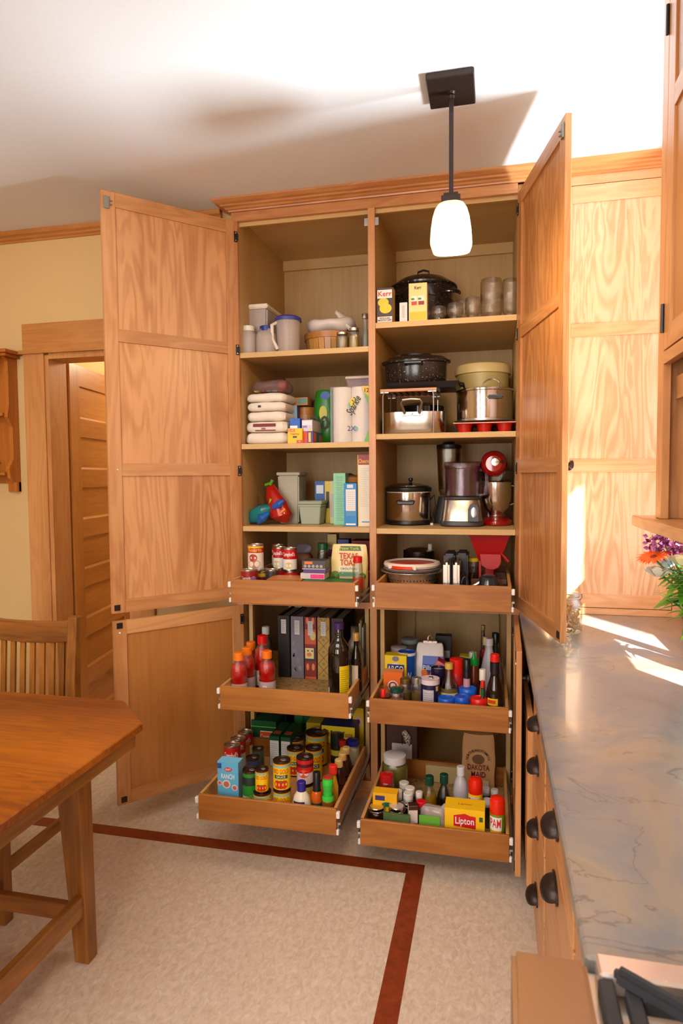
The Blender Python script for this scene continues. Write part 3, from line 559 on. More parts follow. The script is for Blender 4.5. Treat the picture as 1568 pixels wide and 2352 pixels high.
P = {'tub_lidded': (0.034, 0.14, 2.068, 0.104, 0.252),
'bottle_white_cap': (0.014, 0.083, 2.068, 0.077, 0.141),
'bottle_blue_cap': (0.098, 0.101, 2.068, 0.093, 0.138),
'pitcher': (0.195, 0.131, 2.068, 0.123, 0.179),
'basket': (0.361, 0.289, 2.068, 0.257, 0.161),
'jar_small_a': (0.469, 0.079, 2.068, 0.059, 0.081),
'jar_small_b': (0.525, 0.074, 2.068, 0.049, 0.097),
'bottle_tall': (0.563, 0.139, 2.068, 0.038, 0.173),
'kerr_dark': (0.674, 0.02, 2.167, 0.074, 0.152),
'box_small_white': (0.756, 0.02, 2.167, 0.034, 0.083),
'kerr_yellow': (0.819, 0.02, 2.167, 0.079, 0.162),
'canner': (0.801, 0.433, 2.167, 0.327, 0.252),
'jar_a': (0.904, 0.079, 2.167, 0.068, 0.072),
'jar_b': (0.975, 0.086, 2.167, 0.072, 0.083),
'jar_c': (1.05, 0.082, 2.167, 0.064, 0.103),
'jar_d': (1.129, 0.117, 2.167, 0.093, 0.185),
'jar_e': (1.209, 0.093, 2.167, 0.067, 0.172),
'jar_f': (1.004, 0.159, 2.167, 0.058, 0.113),
'napkin_a': (0.108, 0.03, 1.649, 0.206, 0.054),
'napkin_b': (0.098, 0.03, 1.649, 0.212, 0.105),
'napkin_c': (0.091, 0.03, 1.649, 0.192, 0.195),
'napkin_d': (0.09, 0.04, 1.649, 0.198, 0.236),
'topbag': (0.097, 0.06, 1.649, 0.199, 0.301),
'bluebox': (0.185, 0.2, 1.649, 0.057, 0.193),
'tanbox': (0.195, 0.24, 1.649, 0.098, 0.234),
'smallbasket': (0.226, 0.309, 1.649, 0.077, 0.192),
'redbag': (0.241, 0.26, 1.649, 0.081, 0.242),
'bluewhite': (0.248, 0.05, 1.649, 0.048, 0.116),
'glad': (0.256, 0.02, 1.649, 0.07, 0.068),
'lilac': (0.309, 0.04, 1.649, 0.05, 0.109),
'orangebox': (0.315, 0.04, 1.649, 0.046, 0.056),
'greenbag': (0.345, 0.2, 1.649, 0.092, 0.275),
'towels': (0.508, 0.05, 1.649, 0.173, 0.251),
'tub_on_towels': (0.536, 0.1, 1.649, 0.116, 0.31),
'tealbag': (0.054, 0.08, 1.267, 0.137, 0.098),
'redbag2': (0.076, 0.354, 1.267, 0.139, 0.215),
'canister': (0.165, 0.2, 1.267, 0.111, 0.251),
'lowtub': (0.292, 0.13, 1.267, 0.124, 0.118),
'bluebox2': (0.305, 0.27, 1.267, 0.052, 0.207),
'yellowbox2': (0.347, 0.26, 1.267, 0.028, 0.206),
'creambox': (0.379, 0.22, 1.267, 0.021, 0.207),
'greenbox': (0.438, 0.126, 1.267, 0.055, 0.244),
'bluebox3': (0.506, 0.054, 1.267, 0.06, 0.197),
'cereal': (0.57, 0.062, 1.267, 0.059, 0.326),
'brownbasket': (0.477, 0.231, 1.267, 0.062, 0.279),
'roaster': (0.779, 0.408, 1.682, 0.315, 0.367),
'tray_black': (0.832, 0.05, 1.682, 0.326, 0.227),
'rack': (0.773, 0.03, 1.682, 0.253, 0.204),
'alupan': (0.773, 0.36, 1.682, 0.32, 0.105),
'carrier': (1.088, 0.43, 1.682, 0.261, 0.352),
'pot': (1.102, 0.3, 1.682, 0.26, 0.2),
'muffin': (1.102, 0.02, 1.682, 0.263, 0.044),
'cooker': (0.744, 0.284, 1.263, 0.234, 0.215),
'blender': (0.929, 0.391, 1.263, 0.121, 0.392),
'procbowl': (0.993, 0.216, 1.263, 0.172, 0.307),
'procbase': (1.001, 0.221, 1.263, 0.201, 0.135),
'mixhead': (1.147, 0.254, 1.263, 0.109, 0.352),
'mixbowl': (1.168, 0.265, 1.263, 0.131, 0.211),
'mixbase': (1.169, 0.316, 1.263, 0.145, 0.057),
'can_tall': (0.075, -0.023, 0.97, 0.073, 0.219),
'can_b': (0.103, 0.059, 0.97, 0.057, 0.203),
'can_c': (0.153, 0.048, 0.97, 0.057, 0.197),
'can_d': (0.229, -0.009, 0.97, 0.062, 0.202),
'can_low': (0.087, -0.142, 0.97, 0.076, 0.128),
'can_e': (0.164, -0.061, 0.97, 0.059, 0.112),
'orangepk': (0.233, -0.18, 0.97, 0.174, 0.12),
'pinkbox': (0.377, -0.14, 0.97, 0.121, 0.112),
'blackbox': (0.362, -0.08, 0.97, 0.112, 0.146),
'greenflat': (0.443, -0.235, 0.97, 0.237, 0.107),
'brownbag': (0.227, 0.227, 0.97, 0.093, 0.197),
'jar_green': (0.355, 0.128, 0.97, 0.055, 0.209),
'toast': (0.517, -0.05, 0.97, 0.166, 0.23),
'spice': (0.58, -0.148, 0.97, 0.044, 0.184),
'box_behind': (0.377, 0.22, 0.97, 0.045, 0.245),
'box_blue': (0.438, 0.2, 0.97, 0.055, 0.222),
'colander': (0.785, 0.105, 0.967, 0.27, 0.095),
'waffle': (0.976, -0.19, 0.967, 0.064, 0.185),
'waffle2': (0.989, -0.05, 0.967, 0.108, 0.199),
'mill': (1.124, 0.132, 0.967, 0.163, 0.252),
'browntray': (1.134, 0.0, 0.967, 0.179, 0.129),
'blackpot': (1.133, -0.107, 0.967, 0.085, 0.125),
'sports_a': (0.084, -0.275, 0.552, 0.07, 0.178),
'sports_b': (0.087, -0.184, 0.552, 0.072, 0.171),
'sports_c': (0.07, -0.093, 0.552, 0.074, 0.166),
'sports_d': (0.194, -0.224, 0.552, 0.072, 0.203),
'sports_e': (0.132, -0.111, 0.552, 0.077, 0.236),
'clearbottle': (0.09, 0.053, 0.552, 0.066, 0.234),
'binder_a': (0.184, 0.039, 0.552, 0.06, 0.293),
'binder_b': (0.252, 0.032, 0.552, 0.064, 0.293),
'binder_c': (0.316, 0.032, 0.552, 0.06, 0.292),
'binder_d': (0.379, 0.031, 0.552, 0.061, 0.292),
'binder_e': (0.474, -0.1, 0.552, 0.055, 0.319),
'oilbottle': (0.51, -0.211, 0.552, 0.097, 0.33),
'winebottle': (0.554, -0.091, 0.552, 0.058, 0.28),
'mags': (0.579, -0.05, 0.552, 0.05, 0.349),
'argo': (0.719, 0.0, 0.514, 0.101, 0.182),
'armhammer': (0.726, -0.09, 0.514, 0.083, 0.142),
'bluecan': (0.761, 0.07, 0.514, 0.08, 0.183),
'coffee': (0.71, 0.163, 0.514, 0.087, 0.178),
'tub_back': (0.746, 0.299, 0.514, 0.099, 0.185),
'flour': (0.862, 0.09, 0.514, 0.135, 0.23),
'pinkbox2': (0.917, -0.02, 0.514, 0.084, 0.208),
'redcan': (0.991, -0.072, 0.514, 0.057, 0.203),
'cup': (0.916, -0.101, 0.514, 0.059, 0.17),
'salt': (0.89, -0.181, 0.514, 0.078, 0.145),
'syrup': (0.964, -0.132, 0.514, 0.075, 0.199),
'glass_a': (0.705, -0.21, 0.514, 0.061, 0.116),
'glass_b': (0.757, -0.24, 0.514, 0.06, 0.113),
'glass_c': (0.786, -0.174, 0.514, 0.052, 0.134),
'glass_d': (0.835, -0.198, 0.514, 0.045, 0.148),
'redmini': (0.708, -0.269, 0.514, 0.021, 0.122),
'lid_a': (0.96, -0.226, 0.514, 0.068, 0.084),
'lid_b': (1.022, -0.23, 0.514, 0.061, 0.095),
'lid_c': (1.041, -0.133, 0.514, 0.073, 0.099),
'lid_d': (1.088, -0.226, 0.514, 0.067, 0.091),
'soy': (1.15, -0.216, 0.514, 0.069, 0.269),
'tabasco': (1.102, -0.168, 0.514, 0.025, 0.191),
'minihot': (1.103, -0.22, 0.514, 0.021, 0.16),
'sriracha': (1.063, -0.03, 0.514, 0.039, 0.225),
'blackcap': (1.036, -0.105, 0.514, 0.029, 0.211),
'jug': (1.126, 0.086, 0.514, 0.073, 0.258),
'tallb': (1.099, 0.136, 0.514, 0.031, 0.304),
'tallc': (1.109, 0.093, 0.514, 0.025, 0.262),
'tallgreen': (1.154, 0.121, 0.514, 0.043, 0.275),
'darkbox': (0.916, 0.2, 0.514, 0.074, 0.23),
'whitecap2': (1.056, 0.069, 0.514, 0.039, 0.194),
'ranch': (0.137, -0.53, 0.198, 0.087, 0.185),
'soup_a': (0.043, -0.265, 0.198, 0.071, 0.143),
'soup_b': (0.029, -0.165, 0.198, 0.069, 0.13),
'soup_c': (0.025, -0.066, 0.198, 0.068, 0.12),
'beans': (0.227, -0.516, 0.198, 0.049, 0.172),
'dark_a': (0.155, -0.309, 0.198, 0.062, 0.105),
'dark_b': (0.147, -0.224, 0.198, 0.053, 0.108),
'gold_a': (0.275, -0.494, 0.198, 0.052, 0.176),
'gold_b': (0.267, -0.474, 0.198, 0.071, 0.07),
'gold_c': (0.35, -0.496, 0.198, 0.068, 0.217),
'gold_d': (0.353, -0.495, 0.198, 0.07, 0.085),
'redcan2': (0.402, -0.425, 0.198, 0.07, 0.19),
'gold_e': (0.266, -0.061, 0.198, 0.078, 0.088),
'gold_f': (0.303, -0.182, 0.198, 0.075, 0.107),
'gold_big': (0.359, -0.047, 0.198, 0.107, 0.115),
'gold_g': (0.398, -0.223, 0.198, 0.073, 0.129),
'blackcan': (0.433, -0.025, 0.198, 0.049, 0.135),
'creama': (0.084, 0.02, 0.198, 0.124, 0.142),
'creamb': (0.176, -0.15, 0.198, 0.043, 0.165),
'creamc': (0.229, -0.15, 0.198, 0.043, 0.165),
'mayo': (0.426, -0.484, 0.198, 0.071, 0.131),
'orangebot': (0.483, -0.48, 0.198, 0.04, 0.174),
'greenbot': (0.534, -0.498, 0.198, 0.044, 0.165),
'redcap2': (0.525, -0.425, 0.198, 0.031, 0.178),
'tan_a': (0.511, -0.363, 0.198, 0.035, 0.169),
'tan_b': (0.501, -0.292, 0.198, 0.036, 0.156),
'tan_c': (0.495, -0.222, 0.198, 0.037, 0.143),
'redcap3': (0.495, -0.133, 0.198, 0.034, 0.138),
'mayojar': (0.535, -0.09, 0.198, 0.059, 0.141),
'tacos': (0.457, -0.02, 0.198, 0.171, 0.155),
'yellowbox3': (0.53, 0.08, 0.198, 0.057, 0.198),
'bigjar': (0.735, -0.143, 0.118, 0.115, 0.187),
'redlidjar': (0.718, -0.268, 0.118, 0.064, 0.177),
'yellowbox4': (0.729, -0.4, 0.118, 0.095, 0.152),
'mason_a': (0.705, -0.42, 0.118, 0.07, 0.099),
'mason_b': (0.784, -0.42, 0.118, 0.07, 0.109),
'mason_c': (0.814, -0.354, 0.118, 0.053, 0.093),
'spice_a': (0.777, -0.341, 0.118, 0.038, 0.128),
'spice_b': (0.789, -0.247, 0.118, 0.046, 0.119),
'spice_c': (0.819, -0.297, 0.118, 0.045, 0.124),
'spice_d': (0.817, -0.338, 0.118, 0.045, 0.121),
'spice_e': (0.858, -0.314, 0.118, 0.031, 0.118),
'greenpacket': (0.784, -0.49, 0.118, 0.101, 0.117),
'vanilla': (0.841, -0.46, 0.118, 0.033, 0.138),
'redcap4': (0.866, -0.389, 0.118, 0.042, 0.119),
'bagpack': (0.91, -0.47, 0.118, 0.078, 0.154),
'tea': (1.043, -0.47, 0.118, 0.15, 0.143),
'pam_a': (1.07, -0.3, 0.118, 0.059, 0.206),
'pam_b': (1.157, -0.431, 0.118, 0.057, 0.194),
'oil_a': (0.896, -0.279, 0.118, 0.062, 0.171),
'oil_b': (0.953, -0.26, 0.118, 0.059, 0.175),
'jug2': (1.017, -0.218, 0.118, 0.065, 0.195),
'dakota': (1.083, -0.05, 0.118, 0.15, 0.261),
'mini_a': (1.125, -0.187, 0.118, 0.027, 0.114),
'mini_b': (1.138, -0.234, 0.118, 0.033, 0.14),
'mini_c': (1.117, -0.303, 0.118, 0.034, 0.144),
'mini_d': (1.16, -0.343, 0.118, 0.033, 0.168),
'brownbox': (0.743, 0.058, 0.118, 0.143, 0.239)}
# ================================================================== groceries and kitchenware
CX, CY = 1.1385, -2.8586
def pos(k):
    x, y, z, w_, h = P[k]; return x, y, z, w_, h
def face(x, y, k=.6): return math.atan2(CX-x, y-CY)*k
def base(k, label, cat, group=None, z=None, name=None, rz=0):
    x, y, z0, w_, h = pos(k)
    return thing(name or cat, label, cat, (x, y, (z if z is not None else z0)+.0004), rz, group)
def can(k, label, body=(220, 215, 205), bands=(), txt=(), h=None, z=None, r=None, group=None, phi=None, name='can', top=None, lid=True):
    x, y, z0, w_, hh = pos(k); h = h or hh; r = r or w_/2
    t = base(k, label, 'can', group, z, name)
    obj('can_body', Lt([(0, .001), (r*.93, 0), (r, .003), (r*.985, .006), (r*.985, h-.006), (r*1.0, h-.003), (r*.99, h), (r*.95, h), (r*.93, h-.004), (r*.6, h-.005), (r*.58, h-.0035), (0, h-.0035)], 28), top or STEELB, t, True)
    obj('label', Lt([(r*.99, .007), (r*.99, h-.007)], 28), mat(body, .4), t, True)
    for a, b, c in bands: obj('label_band', Lt([(r*.995, .007+a*(h-.014)), (r*.995, .007+b*(h-.014))], 28), mat(c, .4), t, True)
    ph = phi if phi is not None else face(x, y)
    for s, c, fh, fz in txt: text(s, fh*h, c, t, (0, 0, fz*h), R=r*1.003, phi=ph, w=min(r*1.9, len(s)*fh*h*.8))
    if lid: obj('pull_ring', T([(r*.32*math.cos(a*PI/5)+.2*r, r*.2*math.sin(a*PI/5), h-.0015) for a in range(10)], .0012, 5, closed=True), ZINC, t)
    return t
def blob(t, k, x, z, r, c, y=-.001, sx=1, sz=1, name='label_picture'): return obj(name, disc(x, z, r, y, 16, sx, sz), mat(c, .45), t)
def arcblob(t, R, phi, z, a, b, _, c, name='label_picture'):
    v = [(R*math.sin(phi+a*math.cos(q)/R), -R*math.cos(phi+a*math.cos(q)/R), z+b*math.sin(q)) for q in [2*PI*i/14 for i in range(14)]]
    return obj(name, G().add([(R*math.sin(phi), -R*math.cos(phi), z)]+v, [(0, i+1, (i+1) % 14+1) for i in range(14)]), mat(c, .45), t)
def carton(k, label, D, body, cat='box', side=None, top=None, decal=(), txt=(), h=None, z=None, w=None, rz=0, group=None, name=None, bev=.0008, rough=.45, side_decal=()):
    x, y, z0, w_, hh = pos(k); h = h or hh; W_ = w or w_
    t = base(k, label, cat, group, z, name or cat, rz)
    obj('carton', B(-W_/2, W_/2, 0, D, 0, h), mat(body, rough), t, bev=bev)
    if side: obj('side_face', G().add([(W_/2+.0004, 0, 0), (W_/2+.0004, D, 0), (W_/2+.0004, D, h), (W_/2+.0004, 0, h)], [(0, 1, 2, 3)]), mat(side, rough), t)
    if top: obj('top_face', G().add([(-W_/2, 0, h+.0004), (W_/2, 0, h+.0004), (W_/2, D, h+.0004), (-W_/2, D, h+.0004)], [(0, 1, 2, 3)]), mat(top, rough), t)
    for i, (a, b, c, d, col) in enumerate(decal): obj('label', rect(-W_/2+a*W_, -W_/2+b*W_, c*h, d*h, -.0005-.00015*i), mat(col, rough), t)
    for i, (a, b, c, d, col) in enumerate(side_decal): obj('label', G().add([(W_/2+.0008+.0002*i, a*D, c*h), (W_/2+.0008+.0002*i, b*D, c*h), (W_/2+.0008+.0002*i, b*D, d*h), (W_/2+.0008+.0002*i, a*D, d*h)], [(0, 1, 2, 3)]), mat(col, rough), t)
    for s, c, fh, fx, fz, *rest in txt: text(s, fh*h, c, t, ((fx-.5)*W_, -.0022, fz*h), w=(rest[0]*W_ if rest else None), rot=(rest[1] if len(rest) > 1 else 0))
    return t
def bottle(k, label, prof, m, cap=None, contents=None, labels=(), txt=(), h=None, z=None, r=None, group=None, cat='bottle', name=None, seg=24, n=2, phi=None, sx=1):
    """prof: (fraction of r, fraction of h); cap=(z0,z1,rf,color); contents=(top fraction,color); labels=(z0,z1,color[,rf])"""
    x, y, z0, w_, hh = pos(k); h = h or hh; r = r or w_/2
    t = base(k, label, cat, group, z, name or cat)
    obj('bottle_body' if cat == 'bottle' else cat+'_body', Lt([(a*r, b*h) for a, b in prof], seg, n=n, sx=sx), m, t, True)
    if contents:
        fz, col = contents[:2]; pr = [(0, .012*h)]
        for a, b in prof:
            if .01 < b < fz: pr.append((a*r*.93, b*h))
        last = [a for a, b in prof if b <= fz][-1]; pr += [(last*r*.93, fz*h), (0, fz*h)]
        obj('contents', Lt(pr, seg, n=n, sx=sx), mat(col, .3, noise=.15), t, True)
    if cap:
        a, b, rf, col = cap
        obj('cap', Lt([(0, b*h), (rf*r*.9, b*h), (rf*r, b*h-.002), (rf*r, a*h), (rf*r*.8, a*h)], 20), col if isinstance(col, bpy.types.Material) else mat(col, .35), t, True)
    for L_ in labels:
        a, b, col = L_[:3]; rf = L_[3] if len(L_) > 3 else 1.008
        obj('label', Lt([(rf*r, a*h), (rf*r, b*h)], seg, n=n, sx=sx), mat(col, .45), t, True)
    ph = phi if phi is not None else face(x, y)
    for s, c, fh, fz in txt: text(s, fh*h, c, t, (0, 0, fz*h), R=r*1.016*sx, phi=ph, w=min(r*1.8, len(s)*fh*h*.8))
    return t
ROUNDJAR = [(0, 0), (.94, 0), (1, .03), (1, .75), (.93, .82), (.80, .86), (.80, 1.0)]
def jar(k, label, lidc=None, contents=None, labels=(), txt=(), h=None, z=None, r=None, group=None, m=None, lidf=.86, **kw):
    return bottle(k, label, ROUNDJAR, m or GLASS, cap=(lidf, 1.01, .88, lidc) if lidc else None, contents=contents, labels=labels, txt=txt, h=h, z=z, r=r, group=group, cat='jar', **kw)
def inverted(k, label, group):
    x, y, z0, w_, h = pos(k); r = w_/2; t = base(k, label, 'jar', group, name='mason_jar')
    obj('jar_body', Lt([(r*.70, 0), (r*.74, .004), (r*.70, .008), (r*.74, .014), (r*.72, .02), (r*.98, .032), (r, .045), (r, h-.018), (r*.93, h-.005), (r*.6, h), (0, h-.003)], 24), glassmat((245, 240, 230), .07), t, True)
    obj('embossing', Lt([(r*.5, h*.45), (r*1.004, h*.47), (r*1.004, h*.62), (r*.5, h*.64)][1:3], 24), glassmat((245, 240, 230), .12, 'rough_glass', .2), t, True)
    return t
def crumple(g, amp, seed, sc=14):
    from mathutils import noise as _n
    g.v = [tuple(Vector(p)+Vector(_n.noise_vector(Vector(p)*sc+Vector((seed, seed*1.7, 3))))*amp) for p in g.v]; return g
def pillow(sx_, sy_, sz_, n=3.2, seg=28, rows=12, seed=0, amp=.006, sc=16, sq=.35):
    """soft packet standing on its base"""
    pr = [(0, 0)]
    for i in range(rows+1):
        q = -PI/2+PI*i/rows; pr.append((abs(math.cos(q))**sq, (math.sin(q)*.5+.5)*sz_))
    pr = [(0, 0)]+[(a, b) for a, b in pr[2:-1]]+[(0, sz_)]
    g = Lt(pr, seg, n=n, sx=sx_/2, sy=sy_/2)
    g = crumple(g, amp, seed, sc); zmin = min(p[2] for p in g.v); g.v = [(x, y, z-zmin) for x, y, z in g.v]; return g

# ---- left top shelf
x, y, z0, W_, h = pos('tub_lidded')
t = base('tub_lidded', 'tall lidded translucent box at the back left of the top left shelf', 'container', name='storage_box')
obj('box_body', B(-.052, .052, 0, .30, 0, h-.02, tx=-.004, ty=-.004), FROST, t, bev=.008); obj('lid', B(-.06, .06, -.008, .312, h-.022, h), mat((228, 216, 196), .45), t, bev=.005)
BOT = [(0, 0), (.92, 0), (1, .04), (1, .58), (.93, .70), (.62, .82), (.62, .87)]
bottle('bottle_white_cap', 'frosted bottle with white screw cap and side loop, left end of the top left shelf', BOT, FROST, (.80, .97, .74, (225, 220, 205)), n=3)
t = bottle('bottle_blue_cap', 'frosted bottle with dark blue cap on the top left shelf', BOT, FROST, (.80, .98, .68, (28, 48, 130)), n=3)
obj('spout_cap', Lt([(0, .138), (.012, .138), (.012, .128), (0, .128)], 12, -.008, .018), mat((230, 180, 30), .4), t)
t = base('pitcher', 'frosted plastic pitcher with violet-blue lid on the top left shelf', 'pitcher'); r = .058; h = .179
obj('pitcher_body', Lt([(0, 0), (r*.86, 0), (r*.9, .006), (r, h-.02), (r*1.02, h-.02)], 28), FROST, t, True); obj('lid', Lt([(0, h), (r*.9, h), (r*1.1, h-.008), (r*1.1, h-.022), (r, h-.022)], 28), mat((62, 60, 150), .4), t, True)
obj('handle', T([(-.045, -.03, .15), (-.062, -.052, .135), (-.060, -.056, .07), (-.040, -.040, .025)], .0085, 8), mat((225, 212, 200), .5), t, True)
t = base('basket', 'round splint-wood fruit basket with darker rim band', 'basket'); r = .123; h = .115
bw = wood('splint_wood', (176, 112, 48), (206, 148, 80), 'z', fig=.3); bw2 = wood('splint_band', (158, 92, 30), (190, 122, 54), 'x', fig=.2)
for i in range(24):
    a = 2*PI*(i+.5)/24; M = Matrix.Rotation(a, 4, 'Z')
    obj('slat', G().add([M @ Vector(p) for p in ((r*.88, -.0125, 0), (r*.88, .0125, 0), (r, .0152, h), (r, -.0152, h), (r*.88-.003, -.0125, 0), (r*.88-.003, .0125, 0), (r-.003, .0152, h), (r-.003, -.0152, h))], [(0, 1, 2, 3), (7, 6, 5, 4), (0, 4, 5, 1), (1, 5, 6, 2), (2, 6, 7, 3), (3, 7, 4, 0)]), bw, t)
obj('rim_band', Lt([(r*.985, h-.028), (r*1.03, h-.028), (r*1.04, h), (r*.99, h)], 36), bw2, t, True); obj('base_band', Lt([(r*.88, .002), (r*.915, .002), (r*.93, .014), (r*.89, .014)], 36), bw2, t, True); obj('basket_floor', Lt([(0, .001), (r*.86, .001)], 24), bw2, t)
x, y, z0, W_, h = pos('basket')
t = thing('cloth_bag', 'crumpled white plastic bag lying on top of the wooden basket', 'bag', (x+.01, y, z0+.117))
obj('bag_body', pillow(.255, .22, .07, n=2.2, seed=3, amp=.02, sc=11), mat((222, 208, 200), .35), t, True)
obj('knot', crumple(T([(.02, 0, .045), (.06, -.03, .075), (.03, -.05, .10)], [.012, .02, .010], 8), .006, 4, 30), mat((222, 208, 200), .35), t, True)
obj('strap', crumple(T([(.02, -.05, .06), (.08, -.07, .04), (.118, -.06, -.0)], [.008, .012, .010], 8), .006, 4, 30), mat((222, 208, 200), .35), t, True)
jar('jar_small_a', 'small square glass spice jar, left of the pair in front of the wooden basket', STEELB, (.7, (150, 120, 60)))
jar('jar_small_b', 'slim glass spice jar, right of the pair in front of the wooden basket', STEELB, (.6, (190, 150, 70)))
bottle('bottle_tall', 'tall clear glass bottle with metal cap beside the divider on the top left shelf', [(0, 0), (1, 0), (1, .4), (.9, .5), (.55, .62), (.55, .9)], GLASS, (.88, 1, .66, STEELB), r=.022)
# ---- right top shelf
t = carton('kerr_dark', 'dark brown box of jar caps at the left end of the top right shelf', .055, (70, 50, 44), side=(222, 168, 40), txt=[('Kerr', (214, 40, 20), .14, .5, .82, .8), ('REGULAR', (40, 20, 20), .05, .5, .13, .6), ('MASON CAPS', (40, 20, 20), .05, .5, .07, .8)], decal=[(.06, .94, .70, .94, (238, 230, 220)), (.06, .94, .02, .18, (232, 222, 212))])
for a, b, r_, c in ((-.006, .088, .024, (232, 196, 30)), (-.006, .088, .019, (70, 50, 44)), (.004, .062, .027, (236, 200, 36)), (.004, .062, .021, (222, 184, 24))): blob(t, 0, a, b, r_, c, y=-.0012-.0003*r_*100, sz=.8)
carton('box_small_white', 'narrow white box standing between the two jar-lid boxes', .03, (222, 216, 214), side=(90, 80, 130), decal=[(.3, .7, .2, .85, (196, 190, 196))])
t = carton('kerr_yellow', 'tall cream and yellow jar-lid box in front of the black canner', .05, (240, 214, 140), txt=[('Kerr', (40, 30, 30), .085, .5, .87, .38)], decal=[(.05, .95, .03, .24, (246, 190, 30)), (.14, .46, .42, .66, (240, 236, 224)), (.52, .86, .42, .66, (240, 236, 224)), (.15, .45, .42, .52, (200, 70, 40)), (.53, .85, .42, .52, (150, 40, 40))])
for i in range(2): blob(t, 0, -.022+.030*i, .094, .008, (90, 130, 50), y=-.0016, sz=.6)
t = base('canner', 'large black speckled enamel canning pot with domed lid', 'pot', name='canning_pot'); r = .160; t.scale = (1, 1, 1.27)
obj('pot_body', Lt([(0, 0), (r*.85, 0), (r*.88, .005), (r*.90, .06), (r*.91, .066), (r*.90, .072), (r*.93, .135), (r*.945, .141), (r*.93, .147), (r*.95, .185), (r*1.0, .19), (r*1.0, .196), (r*.93, .196)], 40), SPECK, t, True)
obj('lid', Lt([(r*1.03, .192), (r*1.04, .198), (r*.95, .207), (r*.7, .228), (r*.3, .243), (0, .246)], 40), SPECK, t, True)
obj('lid_handle', T([(-.028, 0, .243), (-.026, 0, .262), (0, 0, .268), (.026, 0, .262), (.028, 0, .243)], .004, 8), BLACK, t, True)
for s in (-1, 1): obj('handle', T([(s*.05*math.cos(a)+s*.06+s*.07, -.07-.05*math.sin(a), .158) for a in [PI*i/8 for i in range(9)]], .007, 8), SPECK, t, True)
for k, l in zip('abcdef', ('smallest of the upside-down glass jars, beside the yellow lid box', 'second upside-down glass jar right of the yellow lid box', 'medium upside-down glass jar, third from the yellow lid box', 'tallest upside-down glass jar, left of the pair by the open door', 'tall upside-down glass jar at the right end of the shelf', 'upside-down glass jar half hidden behind the small ones')):
    inverted('jar_'+k, l, 'upside-down glass jars on the top right shelf')
# ---- left second shelf: napkins, boxes
NAP = mat((232, 220, 204), .55, name='napkin_wrap'); x, y, z0, W_, h = pos('napkin_a')
zs = [(0, .053, .206, 'napkin_a', 'lowest wrapped pack of white napkins, bottom of the stack'), (.0545, .050, .205, 'napkin_b', 'napkin pack with dark red print, second from the bottom of the stack'), (.106, .045, .190, 'napkin_c', 'plain white napkin pack in the middle of the stack'), (.152, .042, .188, 'napkin_e', 'white napkin pack with small black mark, fourth in the stack'), (.195, .040, .195, 'napkin_d', 'topmost napkin pack under the clear bag')]
for dz, hh, ww, k, l in zs:
    t = thing('napkin_pack', l, 'napkins', (x, y+.105, z0+dz+.0004), 0, 'stack of napkin packs')
    obj('pack', pillow(ww, .19, hh, n=9, seg=36, seed=dz*50, amp=.0030, sc=22, sq=.14), NAP, t, True)
    if k == 'napkin_b':
        for a, b, c, d_, col in ((-.06, .05, .026, .040, (120, 20, 30)), (-.05, .05, .006, .011, (130, 40, 40)), (-.02, .0, .014, .020, (160, 60, 60))): obj('label', rect(a, b, c, d_, -.0985), mat(col, .5), t)
    if k == 'napkin_e': obj('label', rect(-.035, -.02, .018, .028, -.0985), mat((50, 40, 30), .5), t)
t = thing('picnic_bag', 'clear bag with coloured plastic cutlery on top of the napkin stack', 'bag', (x, y+.11, z0+.2365))
obj('bag_body', pillow(.19, .17, .06, n=2.6, seed=9, amp=.012, sc=15), frosted((150, 120, 120), .45), t, True)
for i, c in enumerate([(220, 180, 60), (180, 50, 50), (130, 170, 190), (200, 190, 190), (170, 40, 40)]): obj('cutlery', B(-.07+.03*i, -.045+.03*i, -.06, .05, .010, .018), mat(c, .4), t, bev=.003)
obj('red_item', pillow(.04, .04, .04, seed=2), mat((180, 36, 20), .4), t, True, loc=(.065, -.03, .02))
carton('bluebox', 'dark blue box with pale blue top half, right of the napkin stack', .05, (44, 52, 120), decal=[(0, 1, .62, 1, (130, 170, 196)), (.1, .9, .42, .46, (180, 180, 200))], rz=0)
x, y, z0, W_, h = pos('tanbox')
t = thing('food_box', 'flat tan box with teal corner on top of the small basket', 'box', (.215, .225, z0+.195)); obj('carton', B(-.045, .045, 0, .08, 0, .038), mat((190, 130, 60), .5), t, bev=.001); obj('label', rect(-.005, .042, .008, .034, -.0006), mat((100, 140, 130), .5), t)
t = thing('splint_basket', 'small splint-wood basket behind the cling-film boxes', 'basket', (.226, .309, z0)); r = .05
for i in range(16):
    a = 2*PI*(i+.5)/16; M = Matrix.Rotation(a, 4, 'Z'); obj('slat', G().add([M @ Vector(p) for p in ((r*.8, -.008, 0), (r*.8, .008, 0), (r, .010, .185), (r, -.010, .185))], [(0, 1, 2, 3)]), bw, t)
obj('rim_band', Lt([(r*.98, .155), (r*1.05, .155), (r*1.07, .19), (r, .19)], 28), bw2, t, True)
t = thing('snack_bag', 'dark purple and red bag behind the tan box', 'bag', (.285, .36, z0)); obj('bag_body', pillow(.11, .07, .235, seed=5, amp=.008), mat((96, 40, 52), .3), t, True)
t = carton('glad', 'yellow box of cling film at the front of the second left shelf', .19, (240, 196, 20), decal=[(.02, .5, .78, .96, (206, 60, 30)), (.62, 1.0, .0, .2, (214, 50, 40)), (.36, .64, .36, .48, (50, 60, 110))], txt=[('GLAD', (246, 226, 190), .14, .26, .87, .42), ('ClingWrap', (200, 90, 20), .11, .5, .62, .6), ('100', (240, 200, 180), .09, .8, .1, .2)], w=.07, h=.068)
